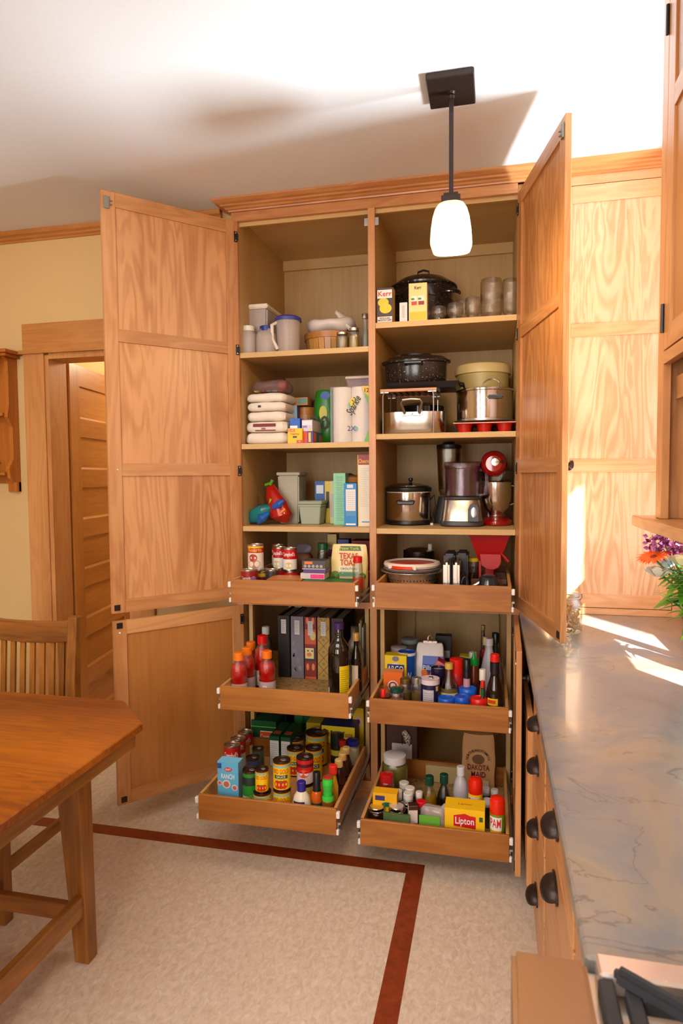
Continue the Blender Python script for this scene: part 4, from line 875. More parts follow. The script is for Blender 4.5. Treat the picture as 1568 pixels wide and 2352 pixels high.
carton('orangebox', 'purple and orange foil box under the lilac box', .24, (84, 50, 130), side=(70, 100, 140), w=.046, h=.054, decal=[(0, .38, 0, 1, (214, 60, 50)), (.5, .74, .1, .9, (232, 200, 80))], side_decal=[(.02, .2, .1, .9, (210, 90, 50)), (.4, .75, .2, .8, (180, 140, 100))])
z_ = pos('glad')[2]
carton('bluewhite', 'bright blue and white bag box on top of the yellow cling film box', .18, (36, 96, 200), z=z_+.0685, h=.047, decal=[(0, .75, 0, .3, (230, 236, 244))])
carton('lilac', 'lilac and white freezer-bag box, top of the foil boxes', .26, (206, 200, 226), side=(196, 186, 176), top=(150, 140, 140), z=z_+.0545, h=.052, decal=[(.05, .95, .55, .9, (232, 228, 236)), (.05, .5, .3, .5, (150, 130, 190)), (.7, .95, .05, .2, (226, 206, 60))])
t = base('greenbag', 'green, blue and yellow bag with a large number, behind the paper towels', 'bag', name='plastic_bag')
obj('bag_body', pillow(.115, .10, .265, n=2.8, seed=8, amp=.007, sq=.25), mat((36, 120, 30), .3), t, True, loc=(0, .05, 0))
obj('label', disc(.010, .235, .024, -.001, sz=.8), mat((30, 80, 160), .4), t); obj('label', disc(.0, .15, .02, -.004, sz=1.8), mat((200, 190, 50), .4), t); text('20', .065, (20, 20, 20), t, (-.015, -.012, .10))
x, y, z0, W_, h = pos('towels')
t = thing('paper_towels', 'clear-wrapped pack of white paper towel rolls at the right of the shelf', 'paper towels', (x, y, z0))
for i in range(2): obj('roll', Lt([(0, 0), (.043, 0), (.044, .004), (.044, h-.004), (.043, h), (.012, h), (.012, h-.01), (0, h-.01)], 28, -.043+.087*i, .046), mat((236, 228, 218), .8, noise=.03), t, True)
for i in range(2): obj('roll', Lt([(0, 0), (.043, 0), (.044, .004), (.044, h-.004), (.043, h), (0, h)], 28, -.043+.087*i, .136), mat((236, 228, 218), .8, noise=.03), t, True)
obj('wrapper', crumple(B(-.090, .088, -.003, .184, 0, h+.002), .002, 2), glassmat((245, 240, 235), .05, 'film', .15), t)
text('Sparkle', .034, (40, 36, 20), t, (.018, -.0065, .165), rot=1.05, shear=.3, w=.09); blob(t, 0, .015, .18, .014, (214, 190, 40), y=-.0055, sz=1.6); blob(t, 0, .008, .172, .011, (90, 150, 60), y=-.0052, sz=1.5)
text('2X', .022, (80, 70, 130), t, (.008, -.0065, .062)); blob(t, 0, .028, .062, .010, (120, 170, 170), y=-.006)
obj('label', G().add([(.055, -.006, h), (.0885, -.006, h), (.0885, -.006, h-.045), (.066, -.006, h-.03)], [(0, 3, 2, 1)]), mat((240, 190, 20), .4), t); obj('label', G().add([(.066, -.0055, h-.03), (.0885, -.0055, h-.045), (.0885, -.0055, h-.085), (.078, -.0055, h-.06)], [(0, 3, 2, 1)]), mat((110, 180, 60), .4), t); text('12', .018, (60, 40, 20), t, (.077, -.0075, h-.02))
obj('label', G().add([(.065, -.0055, 0), (.0885, -.0055, 0), (.0885, -.0055, .06)], [(0, 1, 2)]), mat((110, 180, 60), .4), t)
t = thing('plastic_tub', 'translucent tub of odds and ends on top of the paper towels', 'container', (x+.03, y+.05, z0+h+.005)); obj('tub_body', B(-.052, .052, 0, .11, 0, .036, tx=-.006, ty=-.006), frosted((180, 150, 160), .5), t, bev=.004); obj('lid', B(-.062, .062, -.008, .118, .036, .048), mat((205, 190, 180), .5), t, bev=.004)
# ---- left third shelf
t = base('tealbag', 'crumpled teal and blue chip bag with green clip, front left of the third left shelf', 'bag', name='chip_bag')
obj('bag_body', crumple(T([(-.065, .02, .014), (-.03, .02, .040), (.01, .03, .058), (.05, .04, .078), (.062, .05, .094)], [.012, .036, .042, .024, .012], 14), .012, 3, 22), mat((20, 116, 120), .22), t, True)
obj('label', crumple(T([(.0, -.004, .012), (.02, -.012, .036), (.045, .005, .056)], [.012, .024, .010], 10), .006, 6, 26), mat((30, 96, 180), .25), t, True)
obj('clip', G().tube([(.045, .03, .085), (.055, .02, .125)], .007, 8).tube([(.045, .03, .085), (.078, .02, .115)], .007, 8), mat((140, 210, 20), .35), t, True)
P['redbag2'] = (.125, .13, P['redbag2'][2], .139, .215)
t = base('redbag2', 'glossy red snack bag with green clip leaning on the tall canister', 'bag', name='snack_bag')
obj('bag_body', crumple(T([(.025, 0, .012), (.028, 0, .045), (.01, 0, .085), (-.012, .01, .135), (-.035, .02, .175), (-.045, .02, .195)], [.03, .052, .048, .036, .022, .008], 16), .012, 5, 18), mat((170, 26, 14), .18), t, True)
obj('label', crumple(T([(.0, -.042, .085), (.03, -.046, .10), (.05, -.036, .118)], [.012, .020, .010], 10), .005, 2, 30), mat((40, 90, 180), .25), t, True)
obj('label', crumple(T([(.028, -.050, .050), (.056, -.035, .075)], [.006, .012], 10), .004, 2, 30), mat((220, 110, 20), .25), t, True)
obj('clip', G().tube([(-.055, .0, .190), (-.022, 0, .200)], .007, 8).tube([(-.03, 0, .19), (-.018, 0, .215)], .008, 8), mat((80, 150, 20), .35), t, True)
GT = mat((176, 172, 150), .5, name='grey_green_plastic')
t = base('canister', 'tall grey-beige plastic canister with lid at the back of the third left shelf', 'canister'); obj('canister_body', B(-.050, .050, 0, .13, 0, .235, tx=-.004, ty=-.004), GT, t, bev=.006); obj('lid', B(-.060, .060, -.008, .140, .235, .251), mat((184, 180, 158), .5), t, bev=.004)
t = base('lowtub', 'low grey-green lidded tub in front of the tall canister', 'container', name='storage_tub'); obj('tub_body', B(-.045, .045, .005, .10, 0, .085, tx=-.009, ty=-.009), mat((160, 170, 150), .5), t, bev=.004); obj('tub_rim', B(-.056, .056, -.003, .11, .085, .096), mat((160, 170, 150), .5), t, bev=.003); obj('lid', B(-.060, .060, -.006, .114, .096, .113), mat((150, 160, 138), .5), t, bev=.004)
t = carton('bluebox2', 'blue box of pasta meal standing behind the low tub', .14, (30, 90, 160), decal=[(.15, .85, .7, .9, (220, 226, 236)), (.3, .7, .4, .52, (230, 180, 50))])
carton('yellowbox2', 'narrow yellow box right of the blue pasta box', .14, (226, 196, 40), decal=[(.2, .8, .35, .75, (60, 50, 40))])
carton('creambox', 'narrow cream box with printed label beside the green box', .14, (216, 200, 150), decal=[(.1, .9, .15, .7, (190, 180, 180))])
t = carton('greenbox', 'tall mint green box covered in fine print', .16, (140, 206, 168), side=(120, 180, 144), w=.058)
for i in range(26): obj('print_line', rect(-.018+.002*(i % 3), .022-.003*(i % 4), .225-.0082*i, .2265-.0082*i, -.0006), mat((80, 130, 110), .5), t)
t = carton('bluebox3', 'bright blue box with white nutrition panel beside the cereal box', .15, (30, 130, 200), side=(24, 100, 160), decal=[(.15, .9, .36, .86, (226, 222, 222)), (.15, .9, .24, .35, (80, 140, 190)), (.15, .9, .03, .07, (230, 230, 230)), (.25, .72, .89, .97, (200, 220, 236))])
for i in range(9): obj('print_line', rect(-.016, .020, .08+.0095*i, .0807+.0095*i, -.0014), mat((120, 110, 110), .5), t)
t = carton('cereal', 'tall cereal box turned edge-on at the right end of the third left shelf', .20, (228, 218, 196), w=.062, decal=[(0, 1, .86, 1, (150, 50, 50)), (.0, .06, 0, 1, (230, 170, 40)), (.3, .9, .055, .07, (60, 130, 190))], txt=[('Cheerios', (246, 190, 60), .055, .55, .91, .95)])
for i in range(22): obj('print_line', rect(-.022, .026-.004*(i % 5), .09+.0082*i, .0907+.0082*i, -.001), mat((150, 140, 136), .5), t)
t = base('brownbasket', 'brown woven basket with black ring handle behind the boxes', 'basket', name='woven_basket'); obj('basket_body', Lt([(0, 0), (.045, 0), (.055, .20), (.05, .20)], 20), mat((110, 66, 24), .7, noise=.4), t, True); obj('handle', T([(.045*math.cos(a)-.02, -.02, .215+.025*math.sin(a)) for a in [PI*i/8 for i in range(9)]], .004, 6), BLACK, t, True); obj('lid', Lt([(0, .24), (.05, .225), (.056, .20)], 20), mat((170, 110, 40), .6), t, True)
# ---- right second shelf
x, y, z0, W_, h = pos('rack')
t = thing('shelf_rack', 'slatted wooden rack on thin wire legs', 'rack', (x, y, z0))
for s in (-1, 1):
    obj('rail', B(-.126, .126, .01+(.22 if s > 0 else 0), .028+(.22 if s > 0 else 0), .186, .200), Wx, t, bev=.002)
for i in range(9): obj('slat', B(-.120+.0275*i, -.104+.0275*i, .028, .230, .190, .199), Wy, t, bev=.001)
for sx_ in (-1, 1):
    obj('wire_leg', T([(sx_*.105, .015, .190), (sx_*.112, .008, .17), (sx_*.112, .008, 0), (sx_*.112, .235, 0), (sx_*.112, .235, .17), (sx_*.105, .22, .19)], .0028, 6), ZINC, t, True)
    for yy in (.012, .225): obj('bracket', B(sx_*.105-.018, sx_*.105+.018, yy, yy+.012, .182, .186), ZINC, t)
x, y, z0, W_, h = pos('tray_black')
t = thing('baking_tray', 'black roasting tray lying on the wooden rack', 'tray', (.832, .155, z0+.2005))
obj('tray_body', G().add([(-.145, -.095, 0), (.145, -.095, 0), (.145, .10, 0), (-.145, .10, 0), (-.163, -.112, .026), (.163, -.112, .026), (.163, .118, .026), (-.163, .118, .026), (-.158, -.107, .026), (.158, -.107, .026), (.158, .113, .026), (-.158, .113, .026), (-.142, -.091, .003), (.142, -.091, .003), (.142, .096, .003), (-.142, .096, .003)], [(0, 3, 2, 1)]+[(a, (a+1) % 4, 4+(a+1) % 4, 4+a) for a in range(4)]+[(4+a, 4+(a+1) % 4, 8+(a+1) % 4, 8+a) for a in range(4)]+[(8+a, 8+(a+1) % 4, 12+(a+1) % 4, 12+a) for a in range(4)]+[(12, 13, 14, 15)]), BLACK, t, bev=.001)
obj('handle', T([(.160, -.05, .024), (.178, -.045, .02), (.184, -.0, -.01), (.178, .04, .02), (.160, .045, .024)], .005, 8), BLACK, t, True)
t = thing('oval_roaster', 'oval black speckled enamel roaster with lid, on top of the black tray', 'roaster', (.795, .155, z0+.2275)); r = .15
obj('roaster_body', Lt([(0, 0), (r*.86, 0), (r*.92, .01), (r*.96, .092), (r*1.04, .096), (r*1.04, .100), (r*.95, .100)], 40, sy=.62), SPECK, t, True)
obj('lid', Lt([(r*1.05, .099), (r*1.06, .104), (r*.97, .109), (r*.85, .122), (r*.5, .131), (0, .133)], 40, sy=.62), SPECK, t, True)
obj('lid_recess', Lt([(r*.45, .130), (r*.47, .137), (r*.44, .138), (r*.42, .131)], 32, sy=.62), BLACK, t, True)
obj('handle', T([(-.036, -.093, .082), (-.034, -.118, .084), (.034, -.118, .084), (.036, -.093, .082)], .0075, 8), SPECK, t, True)
t = thing('roasting_pan', 'polished aluminium roasting pan with looped riveted handle under the rack', 'pan', (.79, .155, z0)); r = .135
obj('pan_body', Lt([(0, 0), (r*.95, 0), (r, .008), (r*1.02, .098), (r*.985, .098), (r*.96, .012), (0, .010)], 40, n=4, sx=1.02, sy=.8), mat((214, 210, 204), .22, 1, name='polished_aluminium'), t, True)
AL = mat((170, 160, 146), .35, 1, name='dull_aluminium')
obj('handle_plate', B(-.046, .046, -.1145, -.110, .078, .098), mat((190, 210, 200), .35, .8, name='plate_aluminium'), t, bev=.004)
for i in (-1, 0, 1): obj('rivet', Lt([(0, .004), (.004, .003), (.005, 0)], 10, M=Matrix.Translation((i*.034, -.1145, .088)) @ Matrix.Rotation(PI/2, 4, 'X')), AL, t, True)
obj('handle', T([(-.032, -.115, .090), (-.046, -.135, .135), (-.038, -.140, .146), (0, -.142, .149), (.038, -.140, .146), (.046, -.135, .135), (.032, -.115, .090)], .0065, 8), AL, t, True)
t = thing('dark_pot', 'dark glossy pot stored behind the aluminium pan', 'pot', (.80, .40, z0)); obj('pot_body', Lt([(0, 0), (.10, 0), (.104, .006), (.104, .15), (.108, .152), (.1, .152)], 32), mat((30, 26, 24), .12), t, True); obj('lid', Lt([(.106, .152), (.09, .165), (0, .172)], 32), glassmat((60, 50, 46), .3, 'dark_glass'), t, True)
P['carrier'] = (1.088, .455)+P['carrier'][2:]
t = base('carrier', 'tall round cream cake carrier with pale domed lid at the back', 'container', name='cake_carrier'); r = .128
obj('carrier_body', Lt([(0, 0), (r*.94, 0), (r*.95, .01), (r*.98, .30), (r*1.03, .302), (r*1.03, .31)], 40), mat((196, 176, 112), .4), t, True); obj('lid', Lt([(r*1.05, .302), (r*1.05, .328), (r*1.0, .345), (r*.9, .352), (0, .354)], 40), mat((232, 206, 146), .4), t, True)
t = base('muffin', 'red silicone muffin pan under the steel pot', 'pan', name='muffin_pan'); RED = mat((190, 24, 14), .35, name='red_silicone')
obj('pan_rim', B(-.13, .13, .005, .26, .036, .042), RED, t, bev=.002)
for i in range(3):
    for j in range(3): obj('muffin_cup', Lt([(0, 0), (.026, 0), (.034, .037)], 18, -.085+.085*i, .05+.082*j), RED, t, True)
obj('rim_trim', B(-.132, .132, -.001, .006, .037, .041), mat((226, 150, 110), .4), t)
x, y, z0, W_, h = pos('pot')
t = thing('sheet_pan', 'black sheet pan between the steel pot and the muffin pan', 'tray', (x, .15, z0+.0425)); obj('tray_body', B(-.125, .125, -.115, .13, 0, .008, tx=-.004, ty=-.004), BLACK, t, bev=.002)
t = thing('stock_pot', 'stainless steel stock pot with black side handle and lid', 'pot', (x, .176, z0+.0515)); r = .122
obj('pot_body', Lt([(0, 0), (r*.94, 0), (r*.98, .004), (r, .014), (r, .132), (r*1.05, .134), (r*1.05, .137), (r*.98, .137)], 48), STEEL, t, True)
obj('base_ring', Lt([(r*.9, -.0), (r*1.005, .002), (r*1.005, .012), (r*.98, .014)], 48), STEELB, t, True)
obj('lid', Lt([(r*1.04, .137), (r*1.04, .142), (r*.9, .148), (r*.4, .157), (0, .158)], 48), STEEL, t, True)
obj('lid_handle', T([(.03+.042*math.cos(a), -.05, .150+.036*math.sin(a)) for a in [PI*i/10 for i in range(11)]], .0035, 8), STEEL, t, True)
obj('handle', B(.012, .080, -r-.034, -r+.012, .092, .106), mat((24, 20, 20), .3), t, bev=.005); obj('handle_screw', Lt([(0, .004), (.006, .003), (.007, 0)], 10, .05, -r-.01, M=Matrix.Translation((0, 0, .106))), ZINC, t)
# ---- right third shelf
x, y, z0, W_, h = pos('cooker'); t = thing('slow_cooker', 'round steel slow cooker with glass lid and black handles', 'slow cooker', (x, y, z0)); r = .104
obj('foot', Lt([(0, 0), (r*.9, 0), (r*1.03, .006), (r*1.03, .018), (r, .024)], 40), BLACK, t, True); obj('cooker_body', Lt([(r*.99, .02), (r, .022), (r, .158), (r*.98, .16)], 48), STEEL, t, True)
obj('rim', Lt([(r*.98, .157), (r*1.03, .158), (r*1.06, .165), (r*1.06, .176), (r*.98, .182), (r*.9, .182)], 40), BLACK, t, True); obj('rim_line', Lt([(r*1.01, .154), (r*1.02, .158), (r*.99, .158)], 40), WHITE, t, True)
obj('glass_lid', Lt([(r*.93, .182), (r*.9, .187), (r*.5, .197), (0, .200)], 40), glassmat((90, 80, 72), .25, 'smoked_glass'), t, True); obj('lid_knob', Lt([(.008, .198), (.006, .205), (.012, .212), (.010, .222), (0, .225)], 14, .01), BLACK, t, True)
obj('handle', G().ext([(-.045, .118), (.045, .118), (.037, .098), (-.037, .098)][::-1], 'y', -r-.022, -r+.004), BLACK, t, bev=.004)
obj('side_strip', B(-r-.004, -r+.012, -.012, .012, .02, .165), BLACK, t, bev=.003); obj('power_cord', T([(r, .0, .12), (.122, -.02, .14), (.130, -.03, .09), (.116, -.05, .05), (.13, -.06, .015), (.118, -.07, .006)], .004, 6), BLACK, t, True); obj('plug', B(.112, .124, -.085, -.068, .002, .012), WHITE, t)
x, y, z0, W_, h = pos('blender'); t = thing('blender', 'tall blender with dark lid behind the food processor', 'blender', (x, y, z0))
obj('blender_base', Lt([(0, 0), (.075, 0), (.072, .03), (.05, .13), (0, .135)], 24, n=3), DGREY, t, True); obj('glass_jug', Lt([(.04, .135), (.05, .16), (.058, .33), (.060, .362), (.057, .362), (.048, .165)], 28, n=2.6), glassmat((216, 206, 186), .10, 'jug_glass'), t, True); obj('lid', Lt([(.058, .358), (.061, .362), (.061, .382), (.03, .388), (.026, .396), (0, .397)], 28), BLACK, t, True); obj('blade_shaft', T([(0, 0, .15), (0, 0, .19)], .012), STEELB, t)
x, y, z0, W_, h = pos('procbase'); t = thing('food_processor', 'food processor with clear bowl on a brushed steel base', 'food processor', (x, y, z0))
obj('foot', Lt([(0, 0), (.094, 0), (.100, .006), (.100, .020), (.096, .026)], 32, n=3.5, sy=.9), DGREY, t, True); obj('motor_base', Lt([(.096, .024), (.094, .03), (.082, .12), (.080, .122), (0, .124)], 36, n=3.2, sy=.9), STEELB, t, True); obj('collar', Lt([(.081, .118), (.084, .122), (.084, .134), (0, .137)], 36, n=3, sy=.9), DGREY, t, True)
GP = glassmat((232, 214, 228), .10, 'tinted_clear_plastic')
obj('bowl', Lt([(.072, .138), (.078, .14), (.081, .262), (.085, .266), (.085, .276), (.080, .276), (.077, .262), (.074, .142)], 36), GP, t, True); obj('bowl_lid', Lt([(.087, .27), (.087, .288), (.080, .296), (.03, .298), (0, .298)], 36), GP, t, True); obj('feed_tube', Lt([(.018, .14), (.02, .26), (.02, .262), (.017, .262)], 20, sx=1.2), glassmat((120, 110, 120), .3, 'dark_clear'), t, True)
obj('bowl_handle', T([(.083, -.01, .27), (.108, -.02, .262), (.112, -.022, .2), (.104, -.02, .148), (.080, -.01, .142)], .009, 8), GP, t, True)
M = Matrix.Translation((.052, -.0795, .064)) @ Matrix.Rotation(-.135, 4, 'X'); obj('control_panel', G().ext([(-.022, -.042), (.026, -.042), (.026, .02), (.018, .038), (.002, .044), (-.014, .036), (-.022, .016)], 'y', -.010, .006, M), mat((48, 52, 62), .4), t, bev=.002); obj('control_dial', G().lathe([(.014, 0), (.014, .004), (.010, .006), (0, .006)], 18, sy=1.7, M=M @ Matrix.Translation((.003, -.010, 0)) @ Matrix.Rotation(PI/2, 4, 'X')), ZINC, t, True)
t = thing('stand_mixer', 'red stand mixer with steel bowl seen head-on, by the open door', 'mixer', (1.155, .30, z0)); MR = mat((160, 10, 12), .12, coat=.6, name='red_enamel')
obj('mixer_base', Lt([(0, 0), (.068, 0), (.074, .006), (.074, .020), (.055, .034), (.03, .04), (0, .04)], 36, sy=1.35), MR, t, True); obj('column', G().box(-.04, .04, .06, .13, .02, .26, tx=.006, ty=.006), MR, t, bev=.012)
obj('head', Lt([(0, -.15), (.035, -.148), (.053, -.13), (.060, -.09), (.062, 0), (.055, .12), (0, .14)], 36, M=Matrix.Translation((-.012, 0, .285)) @ Matrix.Rotation(-PI/2, 4, 'X')), MR, t, True)
obj('hub_cap', Lt([(0, .004), (.017, .003), (.020, 0), (.020, -.01)], 20, M=Matrix.Translation((-.006, -.149, .292)) @ Matrix.Rotation(PI/2, 4, 'X')), STEEL, t, True); obj('hub_knob', T([(.018, -.155, .292), (.034, -.160, .292)], .006), BLACK, t, True)
text('KitchenAid', .0045, (40, 30, 30), t, (-.006, -.1545, .292), w=.030)
obj('trim_band', Lt([(.0635, -.02), (.0635, .02)], 36, sx=1, M=Matrix.Translation((-.012, -.1, .262)) @ Matrix.Rotation(-PI/2, 4, 'X')), STEEL, t, True); text('KitchenAid', .012, (40, 34, 34), t, (-.0, -.108, .245), w=.075)
obj('splash_guard', Lt([(.072, .205), (.088, .25), (.086, .252), (.070, .207)], 32), glassmat((200, 190, 180), .2, 'guard_plastic'), t, True)
obj('bowl', Lt([(0, .045), (.03, .045), (.035, .06), (.055, .08), (.067, .12), (.070, .20), (.073, .202), (.068, .202)], 40, 0, -.03), STEEL, t, True); obj('bowl_handle', T([(.068, -.03, .185), (.098, -.03, .18), (.098, -.03, .11), (.062, -.03, .095)], .004, 8), STEEL, t, True); obj('bowl_foot', Lt([(.03, .036), (.034, .045), (.025, .05)], 24, 0, -.03), STEELB, t, True)
# ================================================================== left upper tray
CANR, CANW, CANC = (190, 20, 22), (232, 226, 214), (216, 190, 110)
def soup(k, label, z=None, h=None, phi=None, g='red and white soup cans', pic=CANC):
    x, y, z0, W_, hh = pos(k); h = h or hh
    t = can(k, label, CANW, [(.52, 1, CANR)], [("Campbell's", (240, 236, 228), .17, .73)], h=h, z=z, group=g, phi=phi, name='soup_can')
    R = W_/2*1.002; arcblob(t, R, (phi if phi is not None else face(x, y)), h*.24, .018, h*.15, 0, pic); return t
Z1 = P['can_e'][2]
can('can_e', 'low dark-topped can half hidden behind the orange packets', (60, 50, 50), h=.108)
P['can_f'] = (.108, -.036, Z1, .066, .095); can('can_f', 'yellow banded can under the tall refried-bean can', (214, 180, 40), [(.2, .8, (120, 30, 20))])
P['can_g'] = (.235, .0, Z1, .066, .095); P['can_h'] = (.165, .055, Z1, .064, .095); P['can_i'] = (.085, .045, Z1, .062, .095)
for k, l in (('can_g', 'can under the front right soup can of the upper left tray'), ('can_h', 'can under the middle soup can of the upper left tray'), ('can_i', 'can under the rearmost soup can of the upper left tray')): can(k, l, CANW, [(.5, 1, CANR)], group='cans carrying the stacked soup cans')
P['can_tall'] = (.079, -.036, Z1, .073, .219)
t = can('can_tall', 'tall refried-bean can with yellow top band, stacked at the front left of the upper tray', (232, 220, 200), [(.72, .92, (190, 30, 26)), (.92, 1, (232, 190, 40))], [('Rosarita', (240, 200, 60), .13, .80)], h=.122, z=Z1+.0965)
arcblob(t, .0368, .1, .034, .03, .02, 0, (190, 130, 90)); arcblob(t, .0370, 0, .062, .02, .018, 0, (180, 60, 30))
P['can_b'] = (.150+.0, .108, Z1, .062, .2); P['can_j'] = (.150, .122, Z1, .062, .095); can('can_j', 'hidden can holding up the soup can behind the tall bean can', CANW, group='cans carrying the stacked soup cans')
P['can_b'] = (.132, .122, Z1, .058, .2); soup('can_b', 'soup can partly behind the tall refried-bean can', z=Z1+.0965, h=.104, phi=-.3)
P['can_c'] = (.165, .050, Z1, .062, .197); soup('can_c', 'middle soup can of the stacked row in the upper tray', z=Z1+.0965, h=.101, phi=-.2)
P['can_d'] = (.232, -.002, Z1, .065, .2); soup('can_d', 'front right soup can of the stacked row in the upper tray', z=Z1+.0965, h=.104, phi=.1)
t = can('can_low', 'low wide can with dark red label at the front left corner of the upper tray', (150, 20, 26), [(.12, .45, (236, 228, 216))], [("Campbell's", (240, 230, 220), .10, .70), ('CHUNKY', (30, 20, 60), .16, .30)], h=.118)
obj('label', arc(.0384, .045, .085, .55, 1.2), mat((130, 110, 180), .4), t)
def packet(k, label, D, h, c, z=0, name='packet', cat='packet', decal=(), w=None, rz=0, group=None, top=None, txt=()):
    x, y, z0, W_, hh = pos(k); return carton(k, label, D, c, cat=cat, name=name, h=h, z=z0+z, decal=decal, w=w, rz=rz, group=group, top=top, txt=txt)
P['orangepk'] = (.262, -.19, Z1, .16, .09)
for i in range(4): packet('orangepk', ('lowest', 'second', 'third', 'topmost')[i]+' of the orange food packets in the upper left tray', .13, .020, (196-8*i, 100+6*i, 36), z=.0208*i, w=.165-.012*(i % 2), rz=.03*(i-1.5), group='orange food packets', top=(206, 120, 60), decal=[(.1, .4, .3, .7, (226, 180, 90)), (.5, .8, .3, .7, (200, 150, 110))])
P['greenflat'] = (.455, -.235, Z1, .235, .1)
packet('greenflat', 'lower flat green box at the front of the upper left tray', .16, .050, (16, 92, 44), w=.238, decal=[(.1, .55, .1, .8, (226, 80, 30))])
packet('greenflat', 'upper flat green box with yellow edge at the front of the upper left tray', .15, .028, (20, 104, 50), z=.0508, w=.225, decal=[(0, 1, .02, .16, (200, 220, 60))])
packet('pinkbox', 'small box with bright pink label on top of the green boxes', .085, .026, (206, 196, 186), z=.0800-.0, w=.108, decal=[(.42, .98, .15, .85, (246, 50, 130))])
P['purplebox'] = (.385, -.135, Z1, .1, .1); packet('purplebox', 'thin purple box under the black baking box', .085, .014, (96, 60, 130), z=.1068, w=.10)
P['blackbox'] = (.380, -.128, Z1, .1, .1)
t = packet('blackbox', 'black and grey printed box on top of the stack in the upper left tray', .08, .038, (72, 68, 70), z=.1214, w=.105, decal=[(.1, .45, .6, .9, (230, 120, 30)), (.0, 1, .0, .1, (190, 186, 180))])
for i in range(5): obj('label', disc(-.038+.018*i, .014, .007, -.0018, 12), mat((170, 160, 156), .4), t)
t = base('brownbag', 'brown paper bag with folded clear top at the back of the upper left tray', 'bag', name='paper_bag'); obj('bag_body', pillow(.10, .09, .15, n=4, seed=4, amp=.006), mat((120, 70, 30), .6), t, True); obj('bag_top', pillow(.09, .02, .05, n=4, seed=6, amp=.01), frosted((130, 120, 140), .6), t, True, loc=(0, 0, .145))
jar('jar_green', 'glass jar with green lid behind the crouton bag', (26, 90, 40), (.8, (70, 60, 20)), [(.3, .62, (170, 50, 50))])
x, y, z0, W_, h = pos('toast')
t = thing('crouton_bag', 'cream bag of seasoned croutons with red lettering standing in the upper tray', 'bag', (x, y+.03, z0)); g = pillow(.165, .06, .226, n=5, rows=14, seed=5, amp=.003, sq=.07)
g.v = [(a, b*(1-.88*max(0, (c-.09)/.136)), c) for a, b, c in g.v]; obj('bag_body', g, mat((232, 206, 140), .3), t, True)
yv = lambda z: -.032*(1-.88*max(0, (z-.09)/.136))-.006
def bagtext(s, hh, c, x_, z_, w_, **k): text(s, hh, c, t, (x_, yv(z_-.0)-.002, z_), w=w_, **k)
obj('label', G().add([(-.045, yv(.205)+.003, .196), (.055, yv(.205)+.003, .196), (.05, yv(.215)+.003, .216), (-.04, yv(.215)+.003, .216)], [(0, 1, 2, 3)]), mat((40, 110, 60), .4), t)
bagtext('New York', .013, (236, 200, 60), .003, .206, .085); bagtext('TEXAS', .026, (196, 40, 30), .0, .172, .085); bagtext('TOAST', .026, (196, 40, 30), .005, .143, .085)
obj('label', G().add([(-.04, yv(.115)-.001, .108), (.05, yv(.115)-.001, .108), (.05, yv(.125)-.001, .126), (-.04, yv(.125)-.001, .126)], [(0, 1, 2, 3)]), mat((236, 226, 200), .4), t)
bagtext('CROUTONS', .010, (60, 60, 30), .005, .117, .08); obj('label', G().add([(-.04, yv(.09)-.003, .086), (.045, yv(.09)-.003, .086), (.045, yv(.10)-.002, .103), (-.04, yv(.10)-.002, .103)], [(0, 1, 2, 3)]), mat((20, 110, 60), .4), t); bagtext('Seasoned', .009, (240, 236, 220), .003, .0945, .06)
for a, b, r_, c in ((-.06, .085, .022, (90, 120, 40)), (-.055, .055, .02, (200, 150, 60)), (-.02, .055, .02, (214, 170, 90)), (.015, .05, .018, (120, 130, 50)), (.045, .06, .02, (206, 150, 70)), (.065, .085, .016, (70, 120, 40))): obj('label_picture', crumple(Lt([(0, -r_*.5), (r_, 0), (0, r_*.5)], 12, M=Matrix.Translation((a, -.030, b)) @ Matrix.Rotation(PI/2, 4, 'X')), .003, 3, 60), mat(c, .5), t)
jar('spice', 'glass spice jar with bright red lid at the right end of the upper left tray', (200, 20, 20), (.55, (170, 120, 50)), [(.3, .5, (180, 40, 30))])
carton('box_behind', 'small cream box at the back of the upper left tray', .06, (200, 180, 110), decal=[(.0, 1, .5, .75, (190, 170, 150)), (.1, .9, .55, .7, (110, 40, 60))]); carton('box_blue', 'small royal blue box at the back right of the upper left tray', .06, (40, 50, 140), decal=[(.2, .8, .6, .8, (90, 100, 170))])
P['packet_red'] = (.53, .17, Z1, .09, .22); carton('packet_red', 'dark red packet lying at the back right of the upper left tray', .10, (130, 30, 30), top=(90, 30, 60))
# ================================================================== right upper tray
x, y, z0, W_, h = pos('colander'); ZR = z0
t = thing('colander', 'steel colander with punched holes at the left of the upper right tray', 'colander', (.785, .07, ZR+.0)); r = .132
obj('foot_ring', Lt([(r*.48, 0), (r*.5, .012), (r*.47, .012)], 36), STEEL, t, True)
obj('colander_body', Lt([(0, .010), (r*.45, .011), (r*.66, .030), (r*.82, .062), (r*.90, .10), (r*1.06, .103), (r*1.06, .106), (r*.89, .104), (r*.80, .066), (r*.62, .034), (0, .014)], 48), mat((226, 214, 196), .28, .85, name='satin_steel'), t, True)
for j, (rf, zf, nn) in enumerate(((.765, .048, 20), (.845, .070, 24))):
    for i in range(nn):
        a = PI+PI*(i+.5*(j % 2))/nn; M = Matrix.Translation((r*rf*math.cos(a), r*rf*math.sin(a), zf)) @ Matrix.Rotation(a+PI/2, 4, 'Z') @ Matrix.Rotation(PI/2-.35, 4, 'X')
        obj('hole', Lt([(0, .0012), (.0034, .0008)], 8, M=M), mat((60, 26, 8), .8, name='hole_dark'), t)
t = thing('bowl_lid', 'round clear bowl lid lying on the steel colander', 'lid', (.785, .07, ZR+.1068)); obj('lid_body', Lt([(0, .0), (.118, .0), (.128, .010), (.128, .014), (.118, .008), (0, .006)], 44), frosted((200, 170, 160), .5), t, True)
